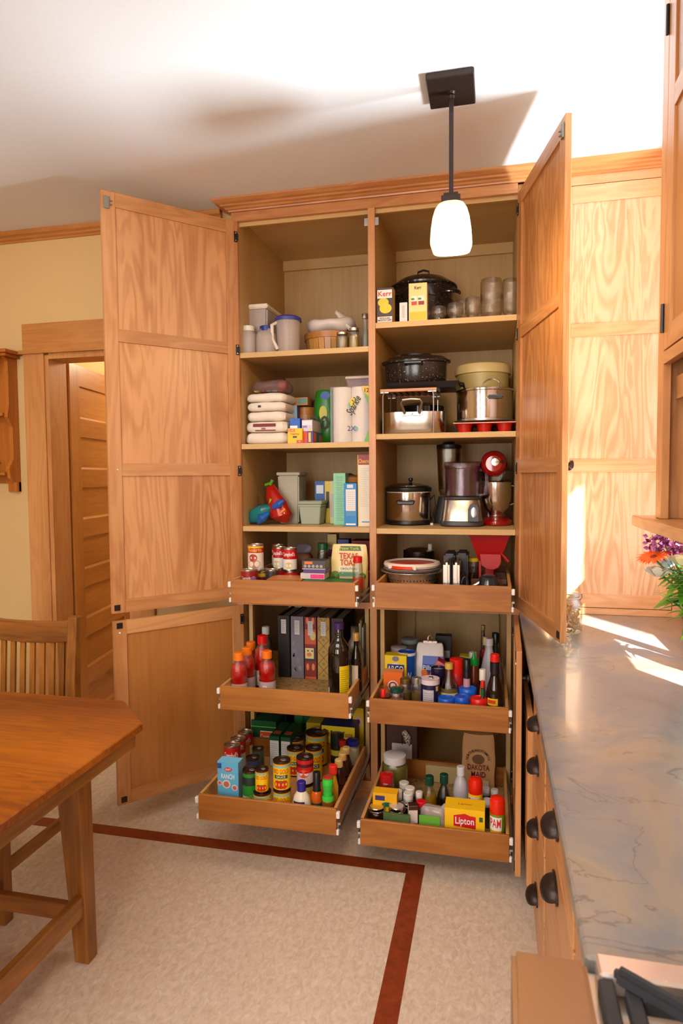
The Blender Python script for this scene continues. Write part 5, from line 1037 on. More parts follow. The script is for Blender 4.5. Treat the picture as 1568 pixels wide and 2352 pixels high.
t = thing('salad_spinner_lid', 'white ring lid with bright red centre and folded handle on the colander', 'lid', (.785, .07, ZR+.1212)); obj('ring', Lt([(.105, 0), (.124, .002), (.128, .012), (.124, .022), (.112, .024), (.104, .016)], 44), mat((232, 214, 196), .35), t, True); obj('centre', Lt([(0, .008), (.106, .008), (.108, .014), (0, .015)], 40), mat((214, 44, 16), .3), t, True); obj('underside', Lt([(.09, 0), (.105, .0), (.105, .008)], 36), mat((150, 60, 50), .4), t, True)
obj('handle', arc(.1295, .002, .015, -.62, .12, 14), mat((232, 60, 16), .3), t, True)
for q in (-.72, .22): obj('handle_lug', B(.128*math.sin(q)-.008, .128*math.sin(q)+.008, -.128*math.cos(q)-.006, -.128*math.cos(q)+.006, .0, .016), mat((232, 214, 196), .35), t, bev=.003)
x, y, z0, W_, h = pos('waffle'); t = thing('waffle_iron', 'brushed steel folding waffle iron standing on its edge', 'waffle iron', (x, y, z0))
for s in (-1, 1): obj('shell', B(s*.019-.014, s*.019+.014, 0, .17, 0, .175), STEELB, t, bev=.010); obj('inner_plate', B(s*.004-.003, s*.004+.003, .004, .166, .004, .178), BLACK, t, bev=.002)
obj('hinge_block', B(-.036, -.033, .02, .12, .02, .15), BLACK, t)
x, y, z0, W_, h = pos('waffle2'); t = thing('sandwich_press', 'black appliance with corded body standing behind the waffle iron', 'appliance', (x-.005, y+.04, z0)); obj('shell', B(-.052, -.002, 0, .16, 0, .19), mat((42, 40, 44), .4), t, bev=.008); obj('shell', B(.002, .052, 0, .16, 0, .193), mat((36, 34, 38), .4), t, bev=.008)
t = thing('power_cord', 'looped black power cord hanging beside the waffle iron', 'cord', (1.02, -.13, z0)); obj('cord', T([(-.0+.018*math.cos(a), -.02+.004*math.sin(3*a), .075+.062*math.sin(a)) for a in [2*PI*i/20 for i in range(20)]], .0035, 6, closed=True), BLACK, t, True); obj('cord_loop', T([(.01+.015*math.cos(a), -.035, .065+.052*math.sin(a)) for a in [2*PI*i/20 for i in range(20)]], .0035, 6, closed=True), BLACK, t, True); obj('twist_tie', T([(-.01, -.04, .02), (.0, -.045, .03), (.012, -.04, .02)], .004), mat((30, 60, 190), .4), t)
x, y, z0, W_, h = pos('mill'); t = thing('grain_mill', 'bright red plastic hopper with feeding chute, right of the upper right tray', 'grain mill', (1.125, .13, z0)); RM = mat((176, 10, 14), .35, name='red_plastic')
g = G(); r4 = lambda w_, d, z, dy=0: [(-w_, -d+dy, z), (w_, -d+dy, z), (w_, d+dy, z), (-w_, d+dy, z)]
v = r4(.030, .03, .13)+r4(.05, .045, .16)+r4(.088, .07, .268)+r4(.082, .064, .268)+r4(.03, .03, .15); g.add(v, [(0, 3, 2, 1)]+[(4*i+a, 4*i+(a+1) % 4, 4*i+4+(a+1) % 4, 4*i+4+a) for i in range(4) for a in range(4)]+[(16, 17, 18, 19)])
obj('hopper', g, RM, t, bev=.001)
obj('front_shield', G().ext([(-.042, .185), (.050, .185), (.052, .15), (.040, .125), (.02, .115), (-.01, .117), (-.034, .135)][::-1], 'y', -.075, -.067), RM, t, bev=.002); obj('spout', B(-.02, .022, -.035, .02, .0, .14, tx=.002), RM, t, bev=.003); obj('side_arm', G().tube([(.050, -.05, .185), (.082, -.055, .150)], .007), RM, t); obj('support', B(-.046, -.034, -.04, .0, .0, .17), RM, t, bev=.002)
t = thing('wooden_tray', 'dark brown shallow wooden tray in the upper right tray', 'tray', (1.115, -.045, z0)); obj('tray_body', B(-.065, .082, .0, .20, 0, .006), mat((80, 44, 24), .5), t, bev=.001)
for q in ((-.065, -.060, 0, .20), (.077, .082, 0, .20), (-.060, .077, 0, .005), (-.060, .077, .195, .20)): obj('tray_side', B(q[0], q[1], q[2], q[3], .006, .09), mat((96, 56, 30), .5), t)
x, y, z0, W_, h = pos('blackpot'); t = thing('hand_mixer', 'small glossy black appliance lying at the front right of the upper right tray', 'appliance', (1.125, -.125, z0)); obj('shell', Lt([(0, 0), (.040, 0), (.046, .02), (.046, .075), (.036, .112), (.022, .120), (0, .122)], 32, n=2.5), mat((34, 36, 44), .12), t, True); obj('arm', T([(-.036, -.01, .09), (-.070, -.02, .07), (-.074, -.02, .03)], [.010, .011, .012], 10), STEEL, t, True); obj('side_bit', B(.05, .075, -.03, .0, .0, .085), mat((30, 34, 50), .2), t, bev=.006)
t = thing('glass_measure', 'small clear glass with yellow lid behind the waffle iron', 'glass', (1.055, .11, z0)); obj('glass_body', Lt([(0, 0), (.02, 0), (.026, .15), (.024, .15)], 20), GLASS, t, True); obj('lid', Lt([(.026, .145), (.027, .16), (0, .162)], 20), mat((220, 190, 30), .4), t, True)
t = thing('salt_shaker', 'white peg-shaped shaker at the back of the upper right tray', 'shaker', (.845, .30, z0)); obj('shaker_body', Lt([(0, 0), (.016, 0), (.016, .16), (.010, .165), (.010, .20), (0, .20)], 16), mat((220, 210, 196), .5), t, True)
t = thing('saucepan', 'dark low saucepan behind the colander', 'pan', (.79, .32, z0)); obj('pan_body', Lt([(0, 0), (.07, 0), (.075, .005), (.077, .165), (.073, .168)], 28), mat((50, 40, 34), .25, .6), t, True); obj('lid', Lt([(.078, .166), (.05, .178), (0, .182)], 28), STEELB, t, True)
# ================================================================== left middle tray
SP = [(0, 0), (.9, 0), (1, .03), (1, .30), (.93, .36), (.93, .40), (1, .44), (1, .58), (.86, .72), (.52, .80), (.48, .86)]
RG = glassmat((214, 60, 56), .1, 'red_drink_bottle')
def sport(k, label, cap=(244, 120, 20), h=.198, r=.036):
    t = bottle(k, label, SP, glassmat((250, 236, 232), .06, 'clear_bottle_plastic'), (.83, .99, .58, cap), None, [(.06, .345, (190, 170, 166))], h=h, r=r, group='red sports drinks in the middle left tray')
    obj('red_drink', Lt([(0, .005), (r*.9, .006)]+[(a*r*.96, b*h) for a, b in SP if .03 < b < .8]+[(0, .8*h)], 24), mat((196, 20, 18), .15, coat=.4), t, True)
    obj('orange_mark', arc(r*1.016, h*.14, h*.27, -.3, .25), mat((224, 210, 206), .4), t); obj('label_picture', arc(r*1.024, h*.17, h*.23, -.2, .15), mat((226, 110, 30), .4), t); return t
for k, l in (('sports_a', 'red sports drink with orange cap, front left of the five'), ('sports_b', 'red sports drink with orange cap, second from the front left'), ('sports_c', 'red sports drink with orange cap, third from the front left'), ('sports_d', 'red sports drink with orange cap, right of the others beside the binders')): sport(k, l)
sport('sports_e', 'taller red drink bottle with red cap behind the orange-capped ones', (206, 16, 20), .236, .038)
P['sports_d'] = P['sports_d']
bottle('clearbottle', 'clear empty water bottle behind the red drinks', SP, glassmat((226, 226, 222), .18, 'clear_bottle_plastic2'), (.84, .99, .55, (200, 200, 200)), h=.236, r=.033)
def binder(k, label, c, extra=None, w=None, rz=0):
    x, y, z0, W_, h = pos(k); W_ = w or W_-.003
    t = thing('ring_binder', label, 'binder', (x, y, z0+.0004), rz, 'ring binders standing in the middle left tray')
    obj('spine', B(-W_/2, W_/2, 0, .003, 0, h), mat(c, .55, noise=.12), t, bev=.0008)
    for s in (-1, 1): obj('cover', B(min(s*W_/2, s*(W_/2-.003)), max(s*W_/2, s*(W_/2-.003)), .003, .26, 0, h), mat(c, .55, noise=.12), t)
    obj('pages', B(-W_/2+.006, W_/2-.006, .02, .25, .006, h-.012), mat((150, 140, 134), .8, noise=.2), t)
    if extra is not False: 
        obj('spine_label', rect(-.012, .012, h-.085, h-.018, -.0018), mat((206, 204, 204), .5), t)
        for i in range(6): obj('print_line', rect(-.009, .007-.002*(i % 3), h-.028-.009*i, h-.0265-.009*i, -.0024), mat((110, 110, 116), .5), t)
    return t, W_, h
t, W_, h = binder('binder_a', 'black ring binder with white spine label, leftmost of the row', (30, 28, 32))
t, W_, h = binder('binder_b', 'mottled grey ring binder second from the left', (120, 116, 128))
for i in range(10): obj('spine_print', disc(random.uniform(-.02, .02), random.uniform(.02, .19), random.uniform(.004, .01), -.0012, 9, sz=1.6), mat((104+4*i, 102+4*i, 116+4*i), .6), t)
t, W_, h = binder('binder_c', 'rust and plum patterned ring binder with a pear on the spine, third from the left', (130, 44, 40))
for i, (a, b, c) in enumerate(((0, .012, (196, 90, 50)), (.085, .092, (60, 50, 60)), (.092, .15, (66, 50, 60)), (.165, .235, (196, 90, 56)))): obj('spine_print', rect(-W_/2+.002, W_/2-.002, a, b, -.0008), mat(c, .5), t)
for a, b in ((-.014, .058), (.013, .058), (-.014, .275), (.013, .275)): obj('spine_print', disc(a, b, .007, -.0012, 12, sz=2.4), mat((224, 130, 80), .5), t)
obj('spine_print', rect(-.026, .016, .097, .147, -.0012), mat((220, 200, 140), .5), t); obj('spine_print', disc(-.006, .116, .012, -.0018, 12, sz=.8), mat((206, 130, 50), .5), t); obj('spine_print', disc(-.012, .134, .004, -.0018, 8), mat((60, 50, 80), .5), t); obj('spine_print', disc(.008, .134, .004, -.0018, 8), mat((60, 50, 80), .5), t); obj('spine_print', disc(.012, .205, .014, -.0014, 14, sz=1.5), mat((200, 190, 120), .5), t)
t, W_, h = binder('binder_d', 'gold ring binder with crossed-line pattern, fourth from the left', (176, 140, 70))
for i in range(5):
    z = .02+.056*i
    for s in (-1, 1): obj('spine_print', G().add([(-.026*s, -.0009, z), (-.024*s, -.0009, z-.001), (.027*s, -.0009, z+.055), (.025*s, -.0009, z+.057)], [(0, 1, 2, 3)]), mat((110, 84, 40), .5), t)
    obj('spine_print', disc(0, z+.0, .006, -.0013, 10), mat((130, 120, 60), .5), t)
P['binder_e'] = (.445, .03, P['binder_a'][2], .058, .292); binder('binder_e', 'dark ring binder behind the large bottle, rightmost of the row', (46, 34, 36), False)
OB = [(0, 0), (.95, 0), (1, .02), (1, .60), (.94, .68), (.62, .76), (.42, .80), (.36, .84), (.42, .85), (.36, .86), (.34, .93)]
DG = mat((24, 16, 10), .06, coat=.5, name='dark_bottle_glass')
t = bottle('oilbottle', 'large dark glass bottle with yellow back label and purple cap', OB, DG, (.92, 1, .46, (60, 30, 90)), h=.33, r=.047)
obj('label', arc(.0478, .03, .155, .25, 1.25, 12), mat((226, 196, 20), .4), t)
for i in range(11): obj('print_line', arc(.0482, .135-.009*i, .1365-.009*i, .34, 1.1-.08*(i % 3), 8), mat((120, 90, 20), .4), t)
obj('label', arc(.0478, .005, .06, -1.0, -.8, 4), mat((214, 204, 196), .4), t)
P['clearglass'] = (.535, -.02, P['oilbottle'][2], .09, .27); bottle('clearglass', 'clear glass decanter standing behind the large dark bottle', [(0, 0), (.95, 0), (1, .04), (1, .55), (.6, .75), (.35, .82), (.35, 1)], GLASS)
P['winebottle'] = (.572, -.155, P['winebottle'][2], .052, .275)
t = bottle('winebottle', 'slim dark bottle with tan cap by the right side of the middle left tray', [(0, 0), (.95, 0), (1, .02), (1, .55), (.8, .68), (.42, .78), (.42, .9)], DG, (.88, 1, .52, (170, 130, 60)), h=.275, r=.0255); obj('label', arc(.0262, .05, .14, -.7, .5, 8), mat((200, 180, 150), .4), t)
t = thing('magazine_stack', 'cookbooks and magazines standing on edge against the right side of the middle left tray', 'magazines', (.565, .0, P['mags'][2]))
for i, c in enumerate(((70, 60, 40), (190, 180, 160), (120, 110, 60), (206, 200, 200), (60, 50, 30))): obj('magazine', B(-.022+.0075*i, -.0155+.0075*i, .0+.01*(i % 2), .17, 0, .26+.018*(i % 3)), mat(c, .5), t)
t = thing('magazine', 'glossy patterned magazine leaning left of the black binder', 'magazine', (.145, .12, P['mags'][2])); obj('cover', G().ext([(0, 0), (.012, 0), (.018, .20), (.004, .24), (-.008, .20)], 'y', 0, .16), mat((90, 74, 50), .3, noise=.5), t)
t = thing('leaflet', 'pale folded leaflet lying flat on the middle left tray', 'leaflet', (.30, -.30, P['mags'][2]+.001), -.25); obj('sheet', B(-.055, .055, -.07, .13, 0, .004), mat((176, 176, 180), .4), t)
for i in range(5): obj('print_band', B(-.05, .05, -.06+.035*i, -.045+.035*i, .004, .0044), mat(((140, 160, 170), (200, 200, 190), (150, 180, 150), (190, 180, 200), (120, 150, 160))[i], .4), t)
# ================================================================== right middle tray
ZM = P['argo'][2]
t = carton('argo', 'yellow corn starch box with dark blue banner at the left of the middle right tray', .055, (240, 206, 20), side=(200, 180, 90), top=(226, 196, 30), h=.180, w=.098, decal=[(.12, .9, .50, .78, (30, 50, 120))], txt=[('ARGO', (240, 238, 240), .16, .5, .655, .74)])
blob(t, 0, 0, .166, .012, (120, 120, 140), y=-.0012, sx=1.3); blob(t, 0, 0, .138, .018, (230, 220, 230), y=-.0004, sz=.5)
P['armhammer'] = (.722, -.10, ZM, .083, .13)
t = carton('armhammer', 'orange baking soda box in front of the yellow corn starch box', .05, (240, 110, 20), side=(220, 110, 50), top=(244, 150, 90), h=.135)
blob(t, 0, 0, .075, .024, (236, 226, 220), y=-.0012); blob(t, 0, 0, .075, .019, (206, 50, 20), y=-.0016); blob(t, 0, 0, .075, .012, (236, 226, 220), y=-.0020)
t = bottle('bluecan', 'blue round canister with white rim and pale lid behind the corn starch', [(0, 0), (1, 0), (1, 1), (.92, 1), (.9, .975), (0, .97)], mat((20, 80, 170), .4), None, None, [(.93, 1.0, (228, 226, 224), 1.02)], cat='canister', txt=[('W', (226, 230, 240), .2, .42)], phi=.3); obj('lid', Lt([(0, .176), (.036, .177)], 24), mat((90, 170, 190), .3), t, True)
t = jar('coffee', 'black coffee canister with translucent lid behind the blue canister', (186, 170, 166), None, [(.1, .8, (60, 50, 20))], m=mat((200, 160, 30), .4))
jar('tub_back', 'large tub with pale grey lid at the back left of the middle right tray', (140, 150, 150), m=mat((90, 90, 80), .5), lidf=.9)
x, y, z0, W_, h = pos('flour')
t = thing('flour_bag', 'white flour bag with blue panel, folded top closed by a binder clip', 'bag', (x, y+.03, z0)); g = pillow(.130, .09, .215, n=6, rows=14, seed=15, amp=.003, sq=.10); g.v = [(a, b*(1-.8*max(0, (c-.13)/.085)), c) for a, b, c in g.v]
obj('bag_body', g, mat((226, 216, 208), .5), t, True); FY2 = lambda z: -.046*(1-.8*max(0, (z-.13)/.085))-.008
obj('label', G().add([(-.03, FY2(.02), .01), (.062, FY2(.02), .01), (.062, FY2(.1), .13), (.062, FY2(.165), .165), (-.03, FY2(.165), .165), (-.03, FY2(.1), .13)], [(0, 1, 2, 5), (5, 2, 3, 4)]), mat((40, 70, 160), .4), t)
text('Pillsbury', .022, (236, 236, 240), t, (.016, FY2(.11)-.004, .115), w=.088); text('BEST', .020, (206, 60, 60), t, (.016, FY2(.08)-.004, .082), w=.05)
obj('label', G().add([(-.03, FY2(.02)-.002, .035), (.062, FY2(.02)-.002, .035), (.062, FY2(.02)-.002, .055), (-.03, FY2(.02)-.002, .055)], [(0, 1, 2, 3)]), mat((230, 210, 90), .4), t); obj('label_picture', disc(-.022, .09, .014, FY2(.09)-.003, sz=1.4), mat((230, 120, 40), .4), t)
obj('binder_clip', G().ext([(-.012, .20), (.012, .20), (.004, .226), (-.004, .226)], 'x', -.032, .032), mat((120, 100, 90), .25, .9, name='clip_steel'), t, bev=.001); obj('clip_wire', T([(-.010, -.008, .222), (-.008, -.006, .245), (0, -.004, .252), (.008, -.006, .245), (.010, -.008, .222)], .0016, 6), STEEL, t, True); obj('folded_top', B(-.052, .055, -.010, .012, .196, .216), mat((232, 224, 216), .5), t, bev=.003)
x, y, z0, W_, h = pos('pinkbox2'); t = thing('candy_box', 'pink and crimson box tilted sideways over the cans', 'box', (.935, -.03, z0+.10), 0); obj('carton', B(-.06, .05, 0, .05, -.02, .055, Matrix.Rotation(.5, 4, 'Y')), mat((226, 120, 130), .4), t, bev=.001); obj('top_face', B(-.062, .052, -.001, .051, .055, .058, Matrix.Rotation(.5, 4, 'Y')), mat((170, 16, 50), .4), t); obj('stripe', B(-.012, .012, -.0022, .052, .0582, .0590, Matrix.Rotation(.5, 4, 'Y')), mat((230, 200, 206), .4), t)
P['prop'] = (.925, -.02, ZM, .05, .075); can('prop', 'low can under the tilted pink box', (200, 60, 50))
bottle('redcan', 'tall frosting canister with bright red cap in the middle right tray', [(0, 0), (1, 0), (1, .70), (.95, .72)], mat((190, 30, 36), .35), (.66, 1, 1.0, (240, 30, 16)), None, [(.05, .3, (60, 60, 150))], cat='canister')
t = base('cup', 'small dark blue mug standing behind the salt canister', 'mug'); obj('mug_body', Lt([(0, 0), (.024, 0), (.029, .01), (.031, .168), (.027, .168), (.024, .15), (0, .15)], 28), mat((28, 26, 52), .2), t, True); obj('mug_contents', Lt([(0, .158), (.026, .158)], 20), mat((196, 180, 176), .5), t)
t = bottle('salt', 'round dark blue salt canister with white lid and metal spout', [(0, 0), (1, 0), (1, .95), (.98, 1), (0, 1)], mat((30, 24, 66), .4), None, None, [(.86, 1.0, (226, 206, 206), 1.015)], cat='canister'); obj('lid_top', Lt([(0, .1455), (.038, .1455)], 28), mat((226, 206, 206), .5), t); obj('label', arc(.0396, .012, .105, -.75, .45, 10), mat((200, 192, 196), .4), t); obj('pour_spout', B(-.006, .012, -.02, .004, .1455, .152), ZINC, t, bev=.002); obj('label_picture', arc(.0397, .10, .12, .7, 1.0, 4), mat((226, 180, 40), .4), t)
for i in range(9): obj('print_line', arc(.0400, .020+.0088*i, .0214+.0088*i, -.65, .25+.04*(i % 3), 8), mat((110, 100, 120), .4), t)
t = bottle('syrup', 'wide glass bottle with cream label, gold cap and long neck', [(0, 0), (.96, 0), (1, .03), (1, .46), (.86, .56), (.40, .74), (.36, .9)], glassmat((226, 206, 190), .12, 'warm_glass'), (.88, 1, .46, (206, 170, 70)), (.15, (200, 180, 140)), [(.04, .40, (226, 220, 150)), (.40, .49, (110, 90, 40))], cat='bottle')
for k, l, c in (('glass_a', 'wide glass jar with clear lid at the front left of the middle right tray', None), ('glass_c', 'glass jar of seeds with gold lid, third along the front row', (150, 120, 60)), ('glass_d', 'square glass jar of herbs with silver lid, fourth along the front row', (170, 166, 160))): jar(k, l, c and mat(c, .3, .8), (.6, (130, 100, 50) if c else (110, 60, 30)))
jar('glass_b', 'low glass jar with dark green lid in the front row of the middle right tray', (10, 70, 56), (.6, (170, 150, 130)))
bottle('redmini', 'tiny red-capped bottle in the front left corner of the middle right tray', [(0, 0), (1, 0), (1, .6), (.5, .75), (.5, .8)], mat((50, 14, 14), .2), (.72, 1, 1.05, (214, 24, 20)), h=.115)
for k, l, c in (('lid_a', 'jar with blue lid, left of the front pair', (20, 90, 200)), ('lid_b', 'jar with blue lid, right of the front pair', (18, 84, 196)), ('lid_c', 'wider jar with blue lid behind the front pair', (24, 96, 206)), ('lid_d', 'jar with red lid beside the blue-lidded jars', (226, 26, 18))):
    x, y, z0, W_, h = pos(k); t = base(k, l, 'jar', 'low jars with plastic lids in the middle right tray'); r = W_/2; obj('jar_body', Lt([(0, 0), (r*.85, 0), (r*.9, .004), (r*.9, h-.018)], 24), frosted((220, 214, 210), .6), t, True); obj('lid', Lt([(r*.9, h-.026), (r, h-.024), (r, h-.003), (r*.94, h), (r*.9, h), (r*.86, h-.003), (0, h-.003)], 32), mat(c, .35), t, True); obj('lid_mark', Lt([(0, h-.0025), (r*.3, h-.0025), (r*.3, h-.0015), (0, h-.0015)], 12, sy=.3), mat(tuple(int(q*.8) for q in c), .4), t)
t = bottle('soy', 'dark sauce bottle with red cap, front right corner of the middle right tray', [(0, 0), (.95, 0), (1, .02), (1, .42), (.9, .5), (.55, .66), (.44, .76), (.5, .84), (.44, .9)], mat((26, 10, 6), .08, coat=.4), (.89, 1, .52, (220, 30, 24)), None, [(.20, .36, (36, 20, 14)), (.72, .88, (22, 16, 18), .54)])
obj('label', arc(.0352, .070, .098, -.9, .35, 8), mat((232, 190, 20), .4), t); obj('label', arc(.0354, .078, .092, -.8, .1, 6), mat((214, 60, 30), .4), t); obj('label', arc(.0352, .005, .045, -.8, -.2, 5), mat((206, 20, 20), .4), t)
bottle('tabasco', 'hot sauce bottle with white cap beside the dark sauce bottle', [(0, 0), (1, 0), (1, .5), (.8, .62), (.6, .8)], mat((170, 100, 50), .2), (.76, 1, 1.1, (226, 214, 200)), None, [(.1, .4, (200, 160, 90))])
bottle('minihot', 'small hot sauce bottle with red cap and green collar', [(0, 0), (1, 0), (1, .5), (.45, .7), (.45, .85)], glassmat((220, 200, 180), .15, 'small_glass'), (.82, 1, .62, (220, 30, 20)), (.3, (190, 60, 20)), [(.52, .80, (30, 90, 50), .7)])
bottle('sriracha', 'chilli sauce bottle with green nozzle cap', [(0, 0), (1, 0), (1, .7), (.7, .76)], mat((110, 40, 16), .25), (.74, .86, .95, (10, 150, 50)), None, [(.05, .4, (70, 40, 30))]); 
x, y, z0, W_, h = pos('sriracha'); obj('nozzle', Lt([(W_*.32, h*.86), (W_*.16, h*.93), (W_*.08, h), (0, h)], 14), mat((10, 150, 50), .3), [o for o in bpy.data.objects if o.get('label', '').startswith('chilli sauce')][0], True)
bottle('blackcap', 'narrow bottle with black cap and pink-white label', [(0, 0), (1, 0), (1, .75), (.9, .78)], mat((30, 24, 30), .3), (.76, 1, 1.05, (20, 20, 24)), None, [(.25, .62, (206, 150, 160))])
bottle('jug', 'tall translucent white vinegar bottle with white cap, middle right tray', [(0, 0), (.95, 0), (1, .03), (1, .45), (.6, .72), (.5, .78), (.42, .85), (.42, .9)], frosted((200, 196, 200), .85), (.88, 1, .5, (214, 206, 206)))
bottle('tallb', 'tallest narrow glass bottle with gold foil neck at the back right', [(0, 0), (1, 0), (1, .5), (.6, .65), (.5, .95)], glassmat((120, 100, 60), .2, 'amber_glass'), (.93, 1, .66, (130, 110, 50)), None, [(.45, .6, (110, 24, 24), .95)])
bottle('tallc', 'slim bottle with dark red neck label at the back right', [(0, 0), (1, 0), (1, .55), (.7, .7), (.65, .9)], glassmat((100, 40, 30), .2, 'red_glass'), (.86, 1, .85, (190, 170, 100)), None, [(.55, .8, (130, 20, 20), 1.0)])
bottle('tallgreen', 'dark green bottle with black cap in the back right corner', [(0, 0), (1, 0), (1, .55), (.6, .72), (.5, .85)], mat((24, 44, 34), .1), (.84, 1, .72, (16, 22, 20)))
P['glassback'] = (1.17, -.02, ZM, .05, .20); bottle('glassback', 'clear glass bottle behind the dark sauce bottle', [(0, 0), (1, 0), (1, .6), (.6, .8), (.5, 1)], GLASS)
carton('darkbox', 'black box with red and white print behind the flour bag', .05, (34, 24, 24), decal=[(.5, .9, .55, .7, (160, 160, 170)), (.2, .6, .2, .45, (110, 40, 30))]); jar('whitecap2', 'jar with white lid behind the chilli sauce', (214, 204, 200), (.7, (120, 90, 40)))
P['yellowlid'] = (1.03, .12, ZM, .07, .16); carton('yellowlid', 'yellow-topped packet at the back of the middle right tray', .05, (200, 190, 50)); P['clearlid'] = (1.0, .02, ZM, .08, .175); jar('clearlid', 'jar with clear lid behind the red-capped canister', (150, 130, 126), (.7, (160, 110, 70)))
# ================================================================== left lowest tray
YG, RG2 = (240, 196, 16), (196, 40, 20)
def gold(k, label, h=None, z=None, big=False, sauce=True, g='yellow tomato cans in the lowest left tray', phi=None):
    x, y, z0, W_, hh = pos(k); h = h or hh; R = W_/2
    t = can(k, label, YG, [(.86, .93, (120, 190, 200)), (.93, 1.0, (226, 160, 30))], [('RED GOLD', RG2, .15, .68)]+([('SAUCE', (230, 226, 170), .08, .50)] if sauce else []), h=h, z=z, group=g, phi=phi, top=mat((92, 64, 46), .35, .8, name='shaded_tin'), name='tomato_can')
    ph = phi if phi is not None else face(x, y)
    if sauce: obj('label_band', arc(R*.998, h*.44, h*.565, ph-.8, ph+.8), mat((20, 84, 70), .4), t)
    for a in (-.45, .45, 0): arcblob(t, R*(1.000+.002*(a == 0)), ph+a*.9, h*.24, R*.42, h*.15, 0, (206, 50, 22) if a else (190, 36, 16))
    arcblob(t, R*1.006, ph, h*.36, R*.14, h*.03, 0, (60, 130, 40)); return t
ZL = P['ranch'][2]
P['ranch'] = (.137, -.535, ZL, .087, .188)
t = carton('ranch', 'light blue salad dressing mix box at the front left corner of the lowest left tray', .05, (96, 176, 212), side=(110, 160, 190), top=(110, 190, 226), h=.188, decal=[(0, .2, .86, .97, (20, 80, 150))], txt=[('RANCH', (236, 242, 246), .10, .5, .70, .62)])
obj('label_picture', disc(.002, .160, .016, -.0012, sz=.55), mat((210, 50, 60), .4), t); text('KRAFT', .008, (240, 236, 236), t, (.002, -.0024, .160), w=.022)
for a, b, r_ in ((-.006, .101, .017), (-.040, .104, .010), (.028, .090, .012)): blob(t, 0, a if a > -.035 else -.034, b, r_, (232, 206, 196), y=-.0013); blob(t, 0, a if a > -.035 else -.034, b, r_*.7, (190, 110, 90), y=-.0019)
for k, l in (('soup_a', 'soup can nearest the front in the left row of the lowest left tray'), ('soup_b', 'second soup can in the left row of the lowest left tray'), ('soup_c', 'rear soup can in the left row of the lowest left tray')): soup(k, l, g='soup cans in the lowest left tray', pic=(200, 210, 190), phi=.2)
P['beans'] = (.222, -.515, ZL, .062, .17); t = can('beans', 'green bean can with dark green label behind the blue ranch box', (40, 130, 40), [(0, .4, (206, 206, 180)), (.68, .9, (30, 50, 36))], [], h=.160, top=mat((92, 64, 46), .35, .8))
for i in range(6): arcblob(t, .0312, .5+.05*i-.3, .055+.006*(i % 3), .016, .004, 0, (90, 150, 50))
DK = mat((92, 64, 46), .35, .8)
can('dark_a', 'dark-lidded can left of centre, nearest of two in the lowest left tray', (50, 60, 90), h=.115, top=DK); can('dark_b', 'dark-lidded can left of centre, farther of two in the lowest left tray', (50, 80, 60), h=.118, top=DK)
P['gold_b'] = (.278, -.535, ZL, .070, .09); P['gold_a'] = (.278, -.535, ZL, .053, .176)
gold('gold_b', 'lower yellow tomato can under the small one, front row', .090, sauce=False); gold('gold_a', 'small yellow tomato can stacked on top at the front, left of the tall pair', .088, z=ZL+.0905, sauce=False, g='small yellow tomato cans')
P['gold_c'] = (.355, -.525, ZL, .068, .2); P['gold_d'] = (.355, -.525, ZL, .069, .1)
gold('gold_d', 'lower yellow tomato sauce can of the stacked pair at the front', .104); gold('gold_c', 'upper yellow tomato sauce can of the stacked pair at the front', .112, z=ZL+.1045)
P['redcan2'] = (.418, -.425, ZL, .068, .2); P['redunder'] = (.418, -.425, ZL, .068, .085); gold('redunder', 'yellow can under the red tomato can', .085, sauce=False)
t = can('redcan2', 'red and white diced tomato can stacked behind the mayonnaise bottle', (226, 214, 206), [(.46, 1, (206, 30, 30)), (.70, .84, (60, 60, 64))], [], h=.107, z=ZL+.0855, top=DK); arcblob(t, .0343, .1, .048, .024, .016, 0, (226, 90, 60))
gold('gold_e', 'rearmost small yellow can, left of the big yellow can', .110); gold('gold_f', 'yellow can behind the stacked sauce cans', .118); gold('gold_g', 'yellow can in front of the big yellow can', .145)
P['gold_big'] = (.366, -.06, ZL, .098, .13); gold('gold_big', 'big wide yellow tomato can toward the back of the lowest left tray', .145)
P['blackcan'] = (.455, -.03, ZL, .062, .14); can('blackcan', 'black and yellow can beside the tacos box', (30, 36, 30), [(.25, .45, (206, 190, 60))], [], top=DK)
GB = (14, 78, 40)
t = carton('creama', 'wide green pasta box with orange name panel, back left of the lowest tray', .19, GB, top=(14, 66, 36), h=.142, w=.125, decal=[(.35, .95, .30, .66, (226, 80, 30)), (0, 1, .78, .81, (90, 190, 60)), (.37, .93, .63, .66, (236, 226, 200))], txt=[('Creamette', (240, 236, 226), .15, .65, .47, .56)])
for k, l in (('creamb', 'narrow green pasta box with nutrition label, left of the two'), ('creamc', 'narrow green pasta box with nutrition label, right of the two')):
    x, y, z0, W_, h = pos(k); P[k] = (x+.012, -.13, z0, .046, .135); t = carton(k, l, .17, GB, top=(16, 72, 38), decal=[(.06, .96, .0, .86, (206, 204, 200))], group='narrow green pasta boxes')
    for i in range(10): obj('print_line', rect(-.018, .018-.003*(i % 3), .015+.0095*i, .0162+.0095*i, -.0014), mat((90, 90, 90), .5), t)
    obj('top_label', B(-.016, .016, .03, .065, .1355, .1359), mat((190, 90, 60), .4), t)
P['boxesback'] = (.10, .05, ZL, .16, .17)
for i, (a, c, tc_, l) in enumerate(((.09, (40, 44, 80), (60, 20, 40), 'dark blue box at the back left under the middle tray'), (.215, (30, 110, 50), (70, 150, 90), 'bright green box at the back under the middle tray'), (.262, GB, (20, 80, 44), 'dark green box right of the bright green box'), (.318, (190, 160, 30), (206, 180, 50), 'yellow flat box behind the big yellow can'))):
    P['bb'] = (a, .16-.10*(i == 3), ZL, (.12, .045, .045, .07)[i], .165-.03*(i == 3)); carton('bb', l, .17, c, top=tc_)
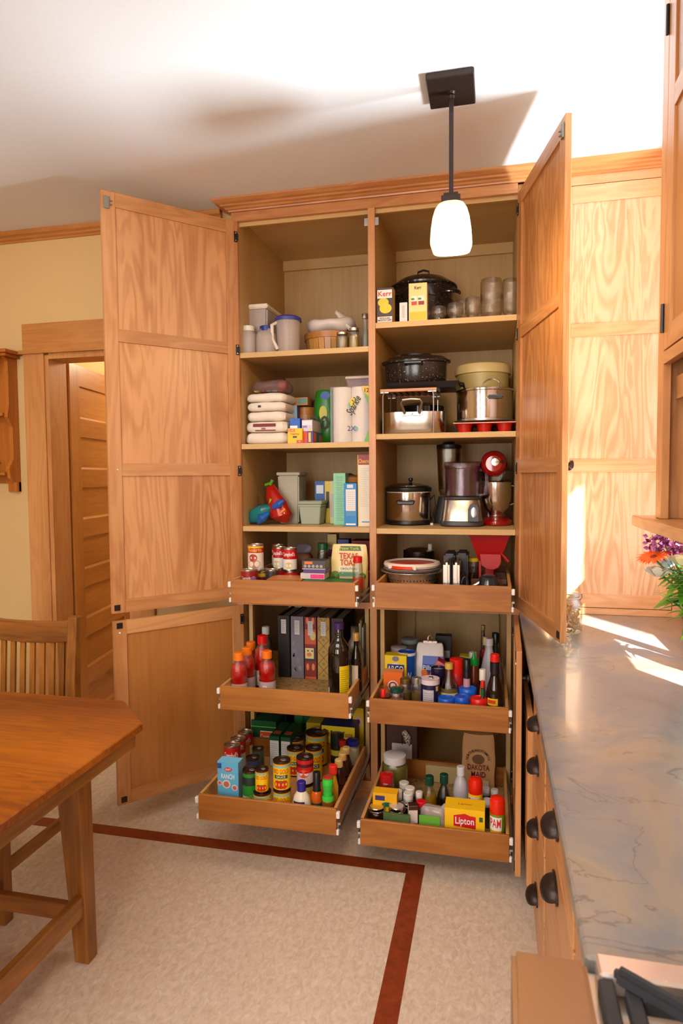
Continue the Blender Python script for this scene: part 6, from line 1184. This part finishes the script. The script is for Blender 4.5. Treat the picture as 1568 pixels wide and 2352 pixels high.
t = carton('tacos', 'yellow and blue taco kit box behind the mayonnaise jar', .10, (26, 120, 200), side=(60, 50, 90), top=(40, 50, 110), w=.155, h=.160, decal=[(0, 1, .56, 1, (226, 206, 30)), (0, .5, .0, .56, (206, 190, 40))], txt=[('Hamburger Tacos', (170, 30, 60), .15, .48, .77, .9)]); 
carton('yellowbox3', 'tall yellow box with red print at the back right of the lowest left tray', .12, (226, 190, 30), h=.215, w=.052); t = [o for o in bpy.data.objects if o.get('label', '').startswith('tall yellow box with red')][0]; blob(t, 0, .0, .15, .018, (226, 180, 180), sz=1.5); blob(t, 0, .0, .15, .010, (180, 30, 60), y=-.0016, sz=1.3)
P['mayo'] = (.440, -.548, ZL, .066, .150)
t = bottle('mayo', 'squeeze bottle of mayonnaise with purple-blue cap at the front of the lowest left tray', [(0, 0), (.95, 0), (1, .03), (1, .45), (.85, .62), (.50, .76)], mat((226, 212, 190), .35), (.74, 1, .50, (40, 30, 130)), None, [], sx=1.05); obj('label', arc(.0352, .012, .085, -.75, .6, 12), mat((50, 36, 84), .4), t); text('KRAFT', .011, (230, 200, 200), t, (0, 0, .068), R=.0358, phi=-.05, w=.03); obj('label_picture', arc(.0355, .016, .030, -.4, .4, 6), mat((220, 214, 206), .4), t)
P['orangebot'] = (.492, -.52, ZL, .042, .178)
bottle('orangebot', 'orange buffalo sauce bottle with tall black cap', [(0, 0), (.95, 0), (1, .02), (1, .55), (.8, .6)], mat((206, 90, 20), .25), (.56, 1, .68, (26, 24, 26)), None, [(.08, .36, (20, 80, 64))])
P['greenbot'] = (.540, -.538, ZL, .046, .172)
t = bottle('greenbot', 'amber bottle with bright green shrink seal, front right corner of the lowest left tray', [(0, 0), (.95, 0), (1, .03), (1, .45), (.92, .5)], mat((140, 70, 24), .2), (.98, 1, .84, (170, 60, 40)), None, [(.08, .22, (110, 190, 60)), (.80, .97, (60, 210, 60), .88), (.48, .60, (70, 214, 70), .95)]); obj('neck', Lt([(.0215, .083), (.0165, .108), (.0165, .120), (.0205, .138), (.0195, .168)], 24), mat((50, 190, 60), .3), t, True)
SB = [(0, 0), (.95, 0), (1, .03), (1, .55), (.6, .75), (.45, .82)]
for k, l, xx, yy, hh_ in (('tan_a', 'sauce bottle with tan cap, nearest of the three along the tray side', .549, -.395, .178), ('tan_b', 'sauce bottle with tan cap, middle of the three along the tray side', .547, -.32, .172), ('tan_c', 'sauce bottle with tan cap, farthest of the three along the tray side', .545, -.245, .165)):
    P[k] = (xx, yy, ZL, .052, hh_); bottle(k, l, SB, mat((44, 18, 8), .12), (.84, 1, .62, (206, 170, 96)), None, [(.2, .45, (60, 30, 14))], group='dark sauce bottles with tan caps')
P['redcap2'] = (.543, -.465, ZL, .040, .185); bottle('redcap2', 'mustard-coloured bottle with red cap behind the green-sealed bottle', SB, mat((206, 160, 30), .3), (.82, 1, .8, (220, 40, 30)))
P['redcap3'] = (.512, -.165, ZL, .04, .16); bottle('redcap3', 'yellow-labelled bottle with dark red cap beside the mayonnaise jar', SB, mat((190, 150, 30), .3), (.84, 1, .8, (150, 24, 20)))
P['mayojar'] = (.548, -.13, ZL, .062, .150); jar('mayojar', 'glass mayonnaise jar with blue lid by the right side of the lowest left tray', (20, 30, 120), (.8, (214, 196, 160)), [(.08, .34, (30, 60, 150))])
# ================================================================== right lowest tray
ZB = P['tea'][2]
t = jar('bigjar', 'large jar of pale green-yellow sauce with white lid in the lowest right tray', (220, 212, 206), (.8, (158, 140, 56)), h=.187, r=.055, lidf=.84)
P['redlidjar'] = (.722, -.285, ZB, .064, .165); t = jar('redlidjar', 'jar with red lid and dark red rings on a white label', (186, 16, 20), (.66, (60, 24, 26)), [(.12, .54, (226, 216, 212))], lidf=.66, h=.165); arcblob(t, .0330, .3, .052, .018, .018, 0, (160, 20, 50)); arcblob(t, .0332, .3, .052, .012, .012, 0, (226, 206, 206)); arcblob(t, .0334, .3, .052, .007, .007, 0, (170, 20, 50))
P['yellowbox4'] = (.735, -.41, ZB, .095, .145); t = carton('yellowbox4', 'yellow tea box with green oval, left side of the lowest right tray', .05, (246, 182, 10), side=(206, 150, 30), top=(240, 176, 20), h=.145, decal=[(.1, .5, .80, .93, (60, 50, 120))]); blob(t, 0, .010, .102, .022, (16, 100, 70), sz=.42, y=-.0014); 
for k, l, c in (('mason_a', 'mason jar with silver ring lid, front left corner of the lowest right tray', (206, 160, 40)), ('mason_b', 'glass mason jar with white paper on its ring lid, second from the left corner', (206, 190, 180)), ('mason_c', 'mason jar with plain metal lid behind the paper-topped one', (150, 146, 140))):
    x, y, z0, W_, h = pos(k); t = base(k, l, 'jar', 'mason jars in the lowest right tray', name='mason_jar'); r = W_/2*.95; obj('jar_body', Lt([(0, 0), (r*.95, 0), (r, .006), (r, h*.74), (r*.88, h*.84)], 28), glassmat((150, 130, 110), .18, 'brown_tint_glass'), t, True); obj('ring_band', Lt([(r*.90, h*.80), (r*.98, h*.81), (r*.98, h*.86), (r*.94, h*.87), (r*.97, h*.89), (r*.97, h*.98), (r*.92, h), (r*.80, h*.995)], 32), STEEL, t, True); obj('lid_disc', Lt([(0, h*.985), (r*.82, h*.985)], 28), mat(c, .35, .3), t)
for k, l in (('spice_a', 'white-capped spice jar nearest the yellow tea box'), ('spice_b', 'white-capped spice jar farthest back of the four'), ('spice_c', 'white-capped spice jar third back of the four'), ('spice_d', 'white-capped spice jar at the front of the four, by the mason jars'), ('spice_e', 'narrow white-capped spice jar beside the green-topped oil bottle')): jar(k, l, (226, 218, 206), (.7, (90, 60, 30)), group='white-capped spice jars', lidf=.74)
P['greenpacket'] = (.792, -.494, ZB, .10, .118); t = carton('greenpacket', 'green seed packet standing against the tray front', .012, (64, 90, 44), h=.112, decal=[(.28, .86, .12, .42, (206, 200, 180))]); t.rotation_euler = (0, 0, -.04)
P['vanilla'] = (.852, -.462, ZB, .034, .13); t = carton('vanilla', 'small white and brown vanilla extract box', .03, (226, 206, 196), h=.134, top=(60, 24, 14), side=(80, 30, 16), decal=[(0, 1, .3, .5, (70, 26, 16)), (0, 1, .88, 1, (70, 26, 16))], rz=.25)
P['redcap4'] = (.875, -.40, ZB, .042, .125); jar('redcap4', 'small jar with bright red lid behind the vanilla box', (216, 16, 36), (.7, (60, 40, 20)))
x, y, z0, W_, h = pos('bagpack'); t = thing('snack_pouch', 'clear crinkled pouch with green and white label at the front of the lowest right tray', 'bag', (x+.012, y+.035, z0)); obj('pouch_body', pillow(.10, .05, .13, n=3, seed=12, amp=.008, sc=20), frosted((206, 190, 180), .45, rough=.15), t, True); obj('label', rect(-.048, .030, .062, .105, -.030), mat((110, 180, 60), .4), t); obj('label', rect(-.048, .030, .0, .0615, -.031), mat((226, 224, 216), .4), t); obj('fold', crumple(T([(.03, 0, .10), (.05, .01, .14)], [.02, .006], 8), .006, 4, 30), frosted((206, 190, 180), .45, rough=.15), t, True)
P['tea'] = (1.043, -.472, ZB, .146, .146)
t = carton('tea', 'yellow tea box with red name panel at the front right of the lowest right tray', .085, (250, 196, 10), top=(250, 200, 20), side=(226, 176, 20), h=.146, decal=[(.86, .95, .72, .84, (40, 90, 30))])
obj('label', G().add([(-.040, -.0012, .082), (.040, -.0012, .076), (.040, -.0012, .122), (.020, -.0012, .124), (0, -.0012, .131), (-.022, -.0012, .126), (-.040, -.0012, .122)], [tuple(range(7))]), mat((206, 20, 24), .4), t); text('Lipton', .026, (246, 240, 236), t, (0, -.0026, .103), w=.068); text('Lipton', .012, (206, 40, 24), t, (0, .04, .1468), face='top', w=.05)
for k, l, xx, yy, c, hh_ in (('pam_a', 'yellow cooking spray can with red cap behind the yellow tea box', 1.078, -.315, (244, 196, 10), .198), ('pam_b', 'olive-oil cooking spray can with red cap in the front right corner', 1.160, -.452, (104, 140, 20), .198)):
    P[k] = (xx, yy, ZB, .058, hh_); r = .028
    t = base(k, l, 'can', 'cooking spray cans', name='spray_can'); obj('can_body', Lt([(0, 0), (r*.92, 0), (r, .004), (r, .138), (r*.94, .145)], 28), mat(c, .3), t, True); obj('cap', Lt([(r*.97, .138), (r*1.0, .142), (r*.98, .182), (r*.86, .194), (r*.55, .199), (0, .200)], 28), mat((226, 36, 10), .25), t, True)
    ph = face(xx, yy)*1.0-.25; obj('label', arc(r*1.012, .082, .132, ph-.85, ph+.85, 12), mat((236, 230, 224), .4), t); text('PAM', .032, (206, 40, 14), t, (0, 0, .108), R=r*1.03, phi=ph, w=.042)
    obj('label', arc(r*1.013, .066, .083, ph-.8, ph+.8, 10), mat((246, 176, 20) if k == 'pam_b' else (226, 90, 20), .4), t)
    if k == 'pam_b': text('olive oil', .014, (226, 230, 190), t, (0, 0, .042), R=r*1.02, phi=ph, w=.042)
OP = [(0, 0), (.95, 0), (1, .03), (1, .42), (.9, .52), (.5, .72), (.42, .78), (.42, .86)]
bottle('oil_a', 'small glass bottle of golden oil with dark green cap', OP, glassmat((236, 226, 140), .15, 'oil_glass'), (.80, 1, .56, (14, 66, 46)), (.55, (196, 160, 10))); bottle('oil_b', 'small glass bottle of dark olive oil with dark green cap', OP, glassmat((120, 130, 60), .15, 'green_oil_glass'), (.80, 1, .58, (14, 66, 46)), (.55, (66, 70, 12)))
bottle('jug2', 'frosted white bottle with white cap and green bottom label beside the spray can', [(0, 0), (.95, 0), (1, .03), (1, .5), (.7, .72), (.42, .8), (.42, .86)], frosted((206, 200, 200), .85), (.82, 1, .5, (226, 222, 218)), None, [(.04, .16, (16, 140, 90))])
x, y, z0, W_, h = pos('dakota'); t = thing('flour_sack', 'brown kraft paper flour sack with dark red lettering at the back right', 'bag', (x, y+.05, z0)); g = pillow(.145, .095, .262, n=6, rows=14, seed=21, amp=.0045, sc=14, sq=.10); g.v = [(a, b*(1-.25*max(0, (c-.2)/.06)), c) for a, b, c in g.v]; obj('sack_body', g, mat((196, 148, 96), .75, noise=.06), t, True)
FK = -.054; text('DAKOTA', .024, (120, 20, 30), t, (-.0, FK, .122), w=.092); text('MAID', .024, (120, 20, 30), t, (.0, FK, .092), w=.060); 
for i in range(16):
    a = PI*(i+.5)/16; s_ = 'NORTH DAKOTA MILL'.replace(' ', '')[::-1]
    if i < 15: text(s_[i], .011, (70, 40, 24), t, (.047*math.cos(PI*(i+.5)/15), FK, .155+.042*math.sin(PI*(i+.5)/15)), rot=PI*(i+.5)/15-PI/2)
obj('label_picture', disc(0, .158, .026, FK+.001, sz=.8), mat((110, 70, 40), .6), t); obj('label', rect(-.005, .045, .02, .068, FK-.001), mat((206, 180, 150), .5), t)
for k, l, xx, yy in (('mini_a', 'small glass pot with white lid, far left of the four right of the spray can', 1.118, -.205), ('mini_b', 'small glass pot with white lid, back right of the four', 1.152, -.215), ('mini_c', 'small glass pot with white lid, front left of the four', 1.122, -.30), ('mini_d', 'small glass pot with white lid, right in front behind the olive spray can', 1.165, -.33)):
    P[k] = (xx, yy, ZB, .034, .11); jar(k, l, (206, 200, 196), (.7, (60, 30, 20)), group='small spice pots by the right side of the lowest right tray', lidf=.74)
x, y, z0, W_, h = pos('brownbox'); t = thing('gift_box', 'dark brown gift box with white hang tag and patterned ribbon at the back left', 'box', (x-.002, y, z0)); obj('carton', B(-.074, .066, 0, .08, 0, .285), mat((72, 40, 30), .5, noise=.06), t, bev=.002); obj('edge_face', B(.066, .0675, .002, .078, .002, .283), mat((60, 34, 24), .6), t)
obj('hang_tag', B(-.048, .044, -.006, -.003, .058, .155), mat((206, 200, 206), .45), t, bev=.003); obj('tag_print', disc(.0, .105, .014, -.0068, 10, sz=.6), mat((90, 90, 80), .5), t)
for i in range(4): obj('print_line', rect(-.025, .022, .132-.006*i, .1332-.006*i, -.0066), mat((150, 140, 146), .5), t)
obj('tag_string', T([(0, -.006, .15), (-.002, -.010, .18), (.006, -.006, .215)], .0015, 6), BLACK, t); obj('ribbon', crumple(T([(.008, -.012, .22), (.026, -.014, .185), (.030, -.010, .150)], [.012, .018, .006], 10), .003, 3, 40), ramp_mat('ribbon_print', [(.4, (60, 50, 46)), (.5, (206, 200, 186))], nscale=150, detail=1), t, True)
P['whiteboard'] = (.93, .03, ZB, .10, .10); carton('whiteboard', 'low cream box at the back centre of the lowest right tray', .02, (196, 170, 120), w=.16, h=.075)
# ================================================================== on the counter
t = thing('pasta_jar', 'large clip-top glass jar of pasta on the counter behind the right door', 'jar', (1.405, -.33, .9145)); r = .058
obj('jar_body', Lt([(0, 0), (r*.95, 0), (r, .006), (r, .105), (r*.82, .122), (r*.82, .130)], 32), GLASS, t, True); obj('lid', Lt([(r*.85, .130), (r*.87, .136), (r*.80, .146), (r*.3, .156), (0, .157)], 32), GLASS, t, True); obj('gasket', Lt([(r*.84, .127), (r*.86, .129), (r*.84, .131)], 28), WHITE, t, True)
obj('wire_bail', T([(r*.86, 0, .118), (r*.95, -.01, .130), (r*.9, -.015, .146)], .002, 6), ZINC, t); 
ps = G()
for i in range(260):
    a, q, z = random.uniform(0, 2*PI), r*.90*math.sqrt(random.uniform(.3, 1)), random.uniform(.008, .098); c = Vector((q*math.cos(a), q*math.sin(a), z)); d_ = Vector((random.gauss(0, 1), random.gauss(0, 1), random.gauss(0, 1))).normalized()*.006
    k = q+.006 > r*.95; c *= 1; ps.tube([c*(.93 if k else 1)-d_*.8, c*(.93 if k else 1)+d_*.8], .0035, 5)
o = obj('pasta', ps, mat((226, 170, 70), .5), t); o['kind'] = 'stuff'
t = thing('flower_vase', 'white ceramic flower vase cut off at the right edge of the photo', 'vase', (1.742, -.785, .9145))
obj('vase_body', Lt([(0, 0), (.036, 0), (.040, .006), (.048, .06), (.042, .11), (.036, .135), (.040, .145), (.036, .145), (.032, .13), (0, .02)], 32), mat((226, 228, 230), .2), t, True)
VX, VY, VZ = 1.742, -.785, 1.05
STEMM = mat((70, 120, 30), .5, name='stem_green')
def leafg(p0, dirv, L, w_, droop=.2, n=8, fold=.25):
    d_ = Vector(dirv).normalized(); s_ = d_.cross(Vector((0, 0, 1))).normalized(); up = s_.cross(d_).normalized(); v = []; f = []
    for i in range(n+1):
        q = i/n; c = Vector(p0)+d_*L*q-Vector((0, 0, 1))*droop*L*q*q; ww = w_*math.sin(PI*min(1, q*.92+.06))**.8
        v += [c-s_*ww+up*fold*ww, c, c+s_*ww+up*fold*ww]
    for i in range(n): f += [(3*i, 3*i+1, 3*i+4, 3*i+3), (3*i+1, 3*i+2, 3*i+5, 3*i+4)]
    return G().add(v, f)
def stem(t, tip): obj('stem', T([(0, 0, 0), Vector(tip)*.5+Vector((0, 0, .02)), tip], .0028, 6), STEMM, t, True)
def flower(name, label, tip): t = thing(name, label, name.replace('_', ' '), (VX, VY, VZ)); tip = Vector(tip)-Vector((VX, VY, VZ)); stem(t, tip); return t, tip
t, c = flower('gerbera_daisy', 'orange gerbera daisy leaning left out of the bouquet', (1.603, -.78, 1.250)); OR = mat((250, 96, 10), .4, name='orange_petal')
nrm = Vector((-.28, -.26, .9)).normalized(); e1 = nrm.orthogonal().normalized(); e2 = nrm.cross(e1)
for i in range(30):
    a = 2*PI*i/30+(.1 if i % 2 else 0); d_ = e1*math.cos(a)+e2*math.sin(a); L_ = .047 if i % 2 else .041; s_ = nrm.cross(d_); b0 = c+d_*.006+nrm*(.002*(i % 2))
    obj('petal', G().add([b0-s_*.003, b0+s_*.003, b0+d_*L_*.6+s_*.0055+nrm*.004, b0+d_*L_+nrm*.001, b0+d_*L_*.6-s_*.0055+nrm*.004], [(0, 1, 2, 3, 4)]), OR, t)
obj('flower_centre', Lt([(0, .006), (.008, .005), (.011, 0), (.008, -.008), (0, -.012)], 14, M=Matrix.Translation(c) @ nrm.to_track_quat('Z', 'Y').to_matrix().to_4x4()), mat((130, 50, 20), .7), t, True)
def rose(label, tip, col, R=.03):
    t, c = flower('rose', label, tip); m_ = mat(col, .5, name='rose_petal')
    for ring, (n_, rr_, tilt) in enumerate(((3, .35, .15), (5, .62, .35), (6, .85, .65), (7, 1.0, 1.0))):
        for i in range(n_):
            a = 2*PI*i/n_+ring*.6; v = []
            for j in range(5):
                for k in range(5):
                    u = (k-2)/2*.62*(1.2 if ring < 2 else 1)*PI/n_*1.3; h_ = j/4; q = R*rr_*(.35+.65*math.sin(h_*PI/2))+R*tilt*.25*h_*h_
                    v.append(c+Vector((q*math.cos(a+u), q*math.sin(a+u), R*(h_*1.0-.45-.25*tilt*h_-.12*abs(k-2)*h_*.5))))
            obj('petal', G().add(v, [(5*j+k, 5*j+k+1, 5*j+k+6, 5*j+k+5) for j in range(4) for k in range(4)]), m_, t, True)
    return t
rose('white rose low at the left, under the orange daisy', (1.616, -.78, 1.208), (226, 226, 206), .032); rose('pale yellow-white rose at the right edge, above the leaves', (1.672, -.80, 1.246), (232, 226, 180), .030); rose('bluish white rose in the shade behind the orange daisy', (1.646, -.74, 1.228), (206, 220, 226), .028)
t, c = flower('purple_filler_flower', 'spray of small purple flowers above the orange daisy', (1.634, -.765, 1.288))
PU = mat((124, 34, 92), .5, name='purple_petal')
for i in range(9): obj('sprig', T([c*.5, c+Vector((-.03+.01*i, .01*math.sin(i*2), -.01+.008*math.cos(i*3)))], .0012, 4), STEMM, t)
for i in range(130):
    q = c+Vector((random.uniform(-.040, .060), random.uniform(-.03, .03), random.uniform(-.026, .026))); d_ = Vector((random.gauss(0, 1), random.gauss(0, 1), random.gauss(.4, .6))).normalized()
    obj('floret', G().add([q, q+d_.orthogonal()*.007+d_*.008, q+d_*.018, q-d_.orthogonal()*.007+d_*.008, q+d_.cross(d_.orthogonal())*.007+d_*.009], [(0, 1, 2), (0, 2, 3), (0, 4, 2)]), PU if i % 3 else mat((190, 110, 170), .5), t)
t = thing('foliage', 'bright green leaves and feathery sprays of the bouquet', 'leaves', (VX, VY, VZ)); LG = mat((76, 140, 24), .4, name='leaf_green'); LG2 = mat((110, 160, 50), .45, name='leaf_light')
obj('leaf', leafg((-.035, -.0, .078), (-1, .0, -.15), .105, .032, .15), LG, t, True); obj('leaf', leafg((-.01, -.02, .02), (-.8, -.1, -.6), .08, .012, .2), LG, t, True); obj('leaf', leafg((-.03, .0, .10), (-1, .1, .2), .075, .016, .1), mat((40, 90, 24), .4), t, True)
for i in range(90):
    a = random.uniform(-.8, .8); p0 = Vector((random.uniform(-.065, .04), random.uniform(-.03, .03), random.uniform(.03, .16)))
    obj('leaf', leafg(p0, (-1+random.uniform(0, .9), a, random.uniform(-.5, .8)), random.uniform(.05, .09), random.uniform(.007, .018), .25, 6), LG if i % 2 else LG2, t, True)
for i in range(40):
    p0 = Vector((random.uniform(-.09, .0), random.uniform(-.02, .02), random.uniform(.04, .14))); d_ = Vector((-1, random.uniform(-.4, .4), random.uniform(-.5, .4))).normalized()
    obj('sprig', T([p0, p0+d_*random.uniform(.03, .07)], [.0012, .0004], 4), LG2, t)
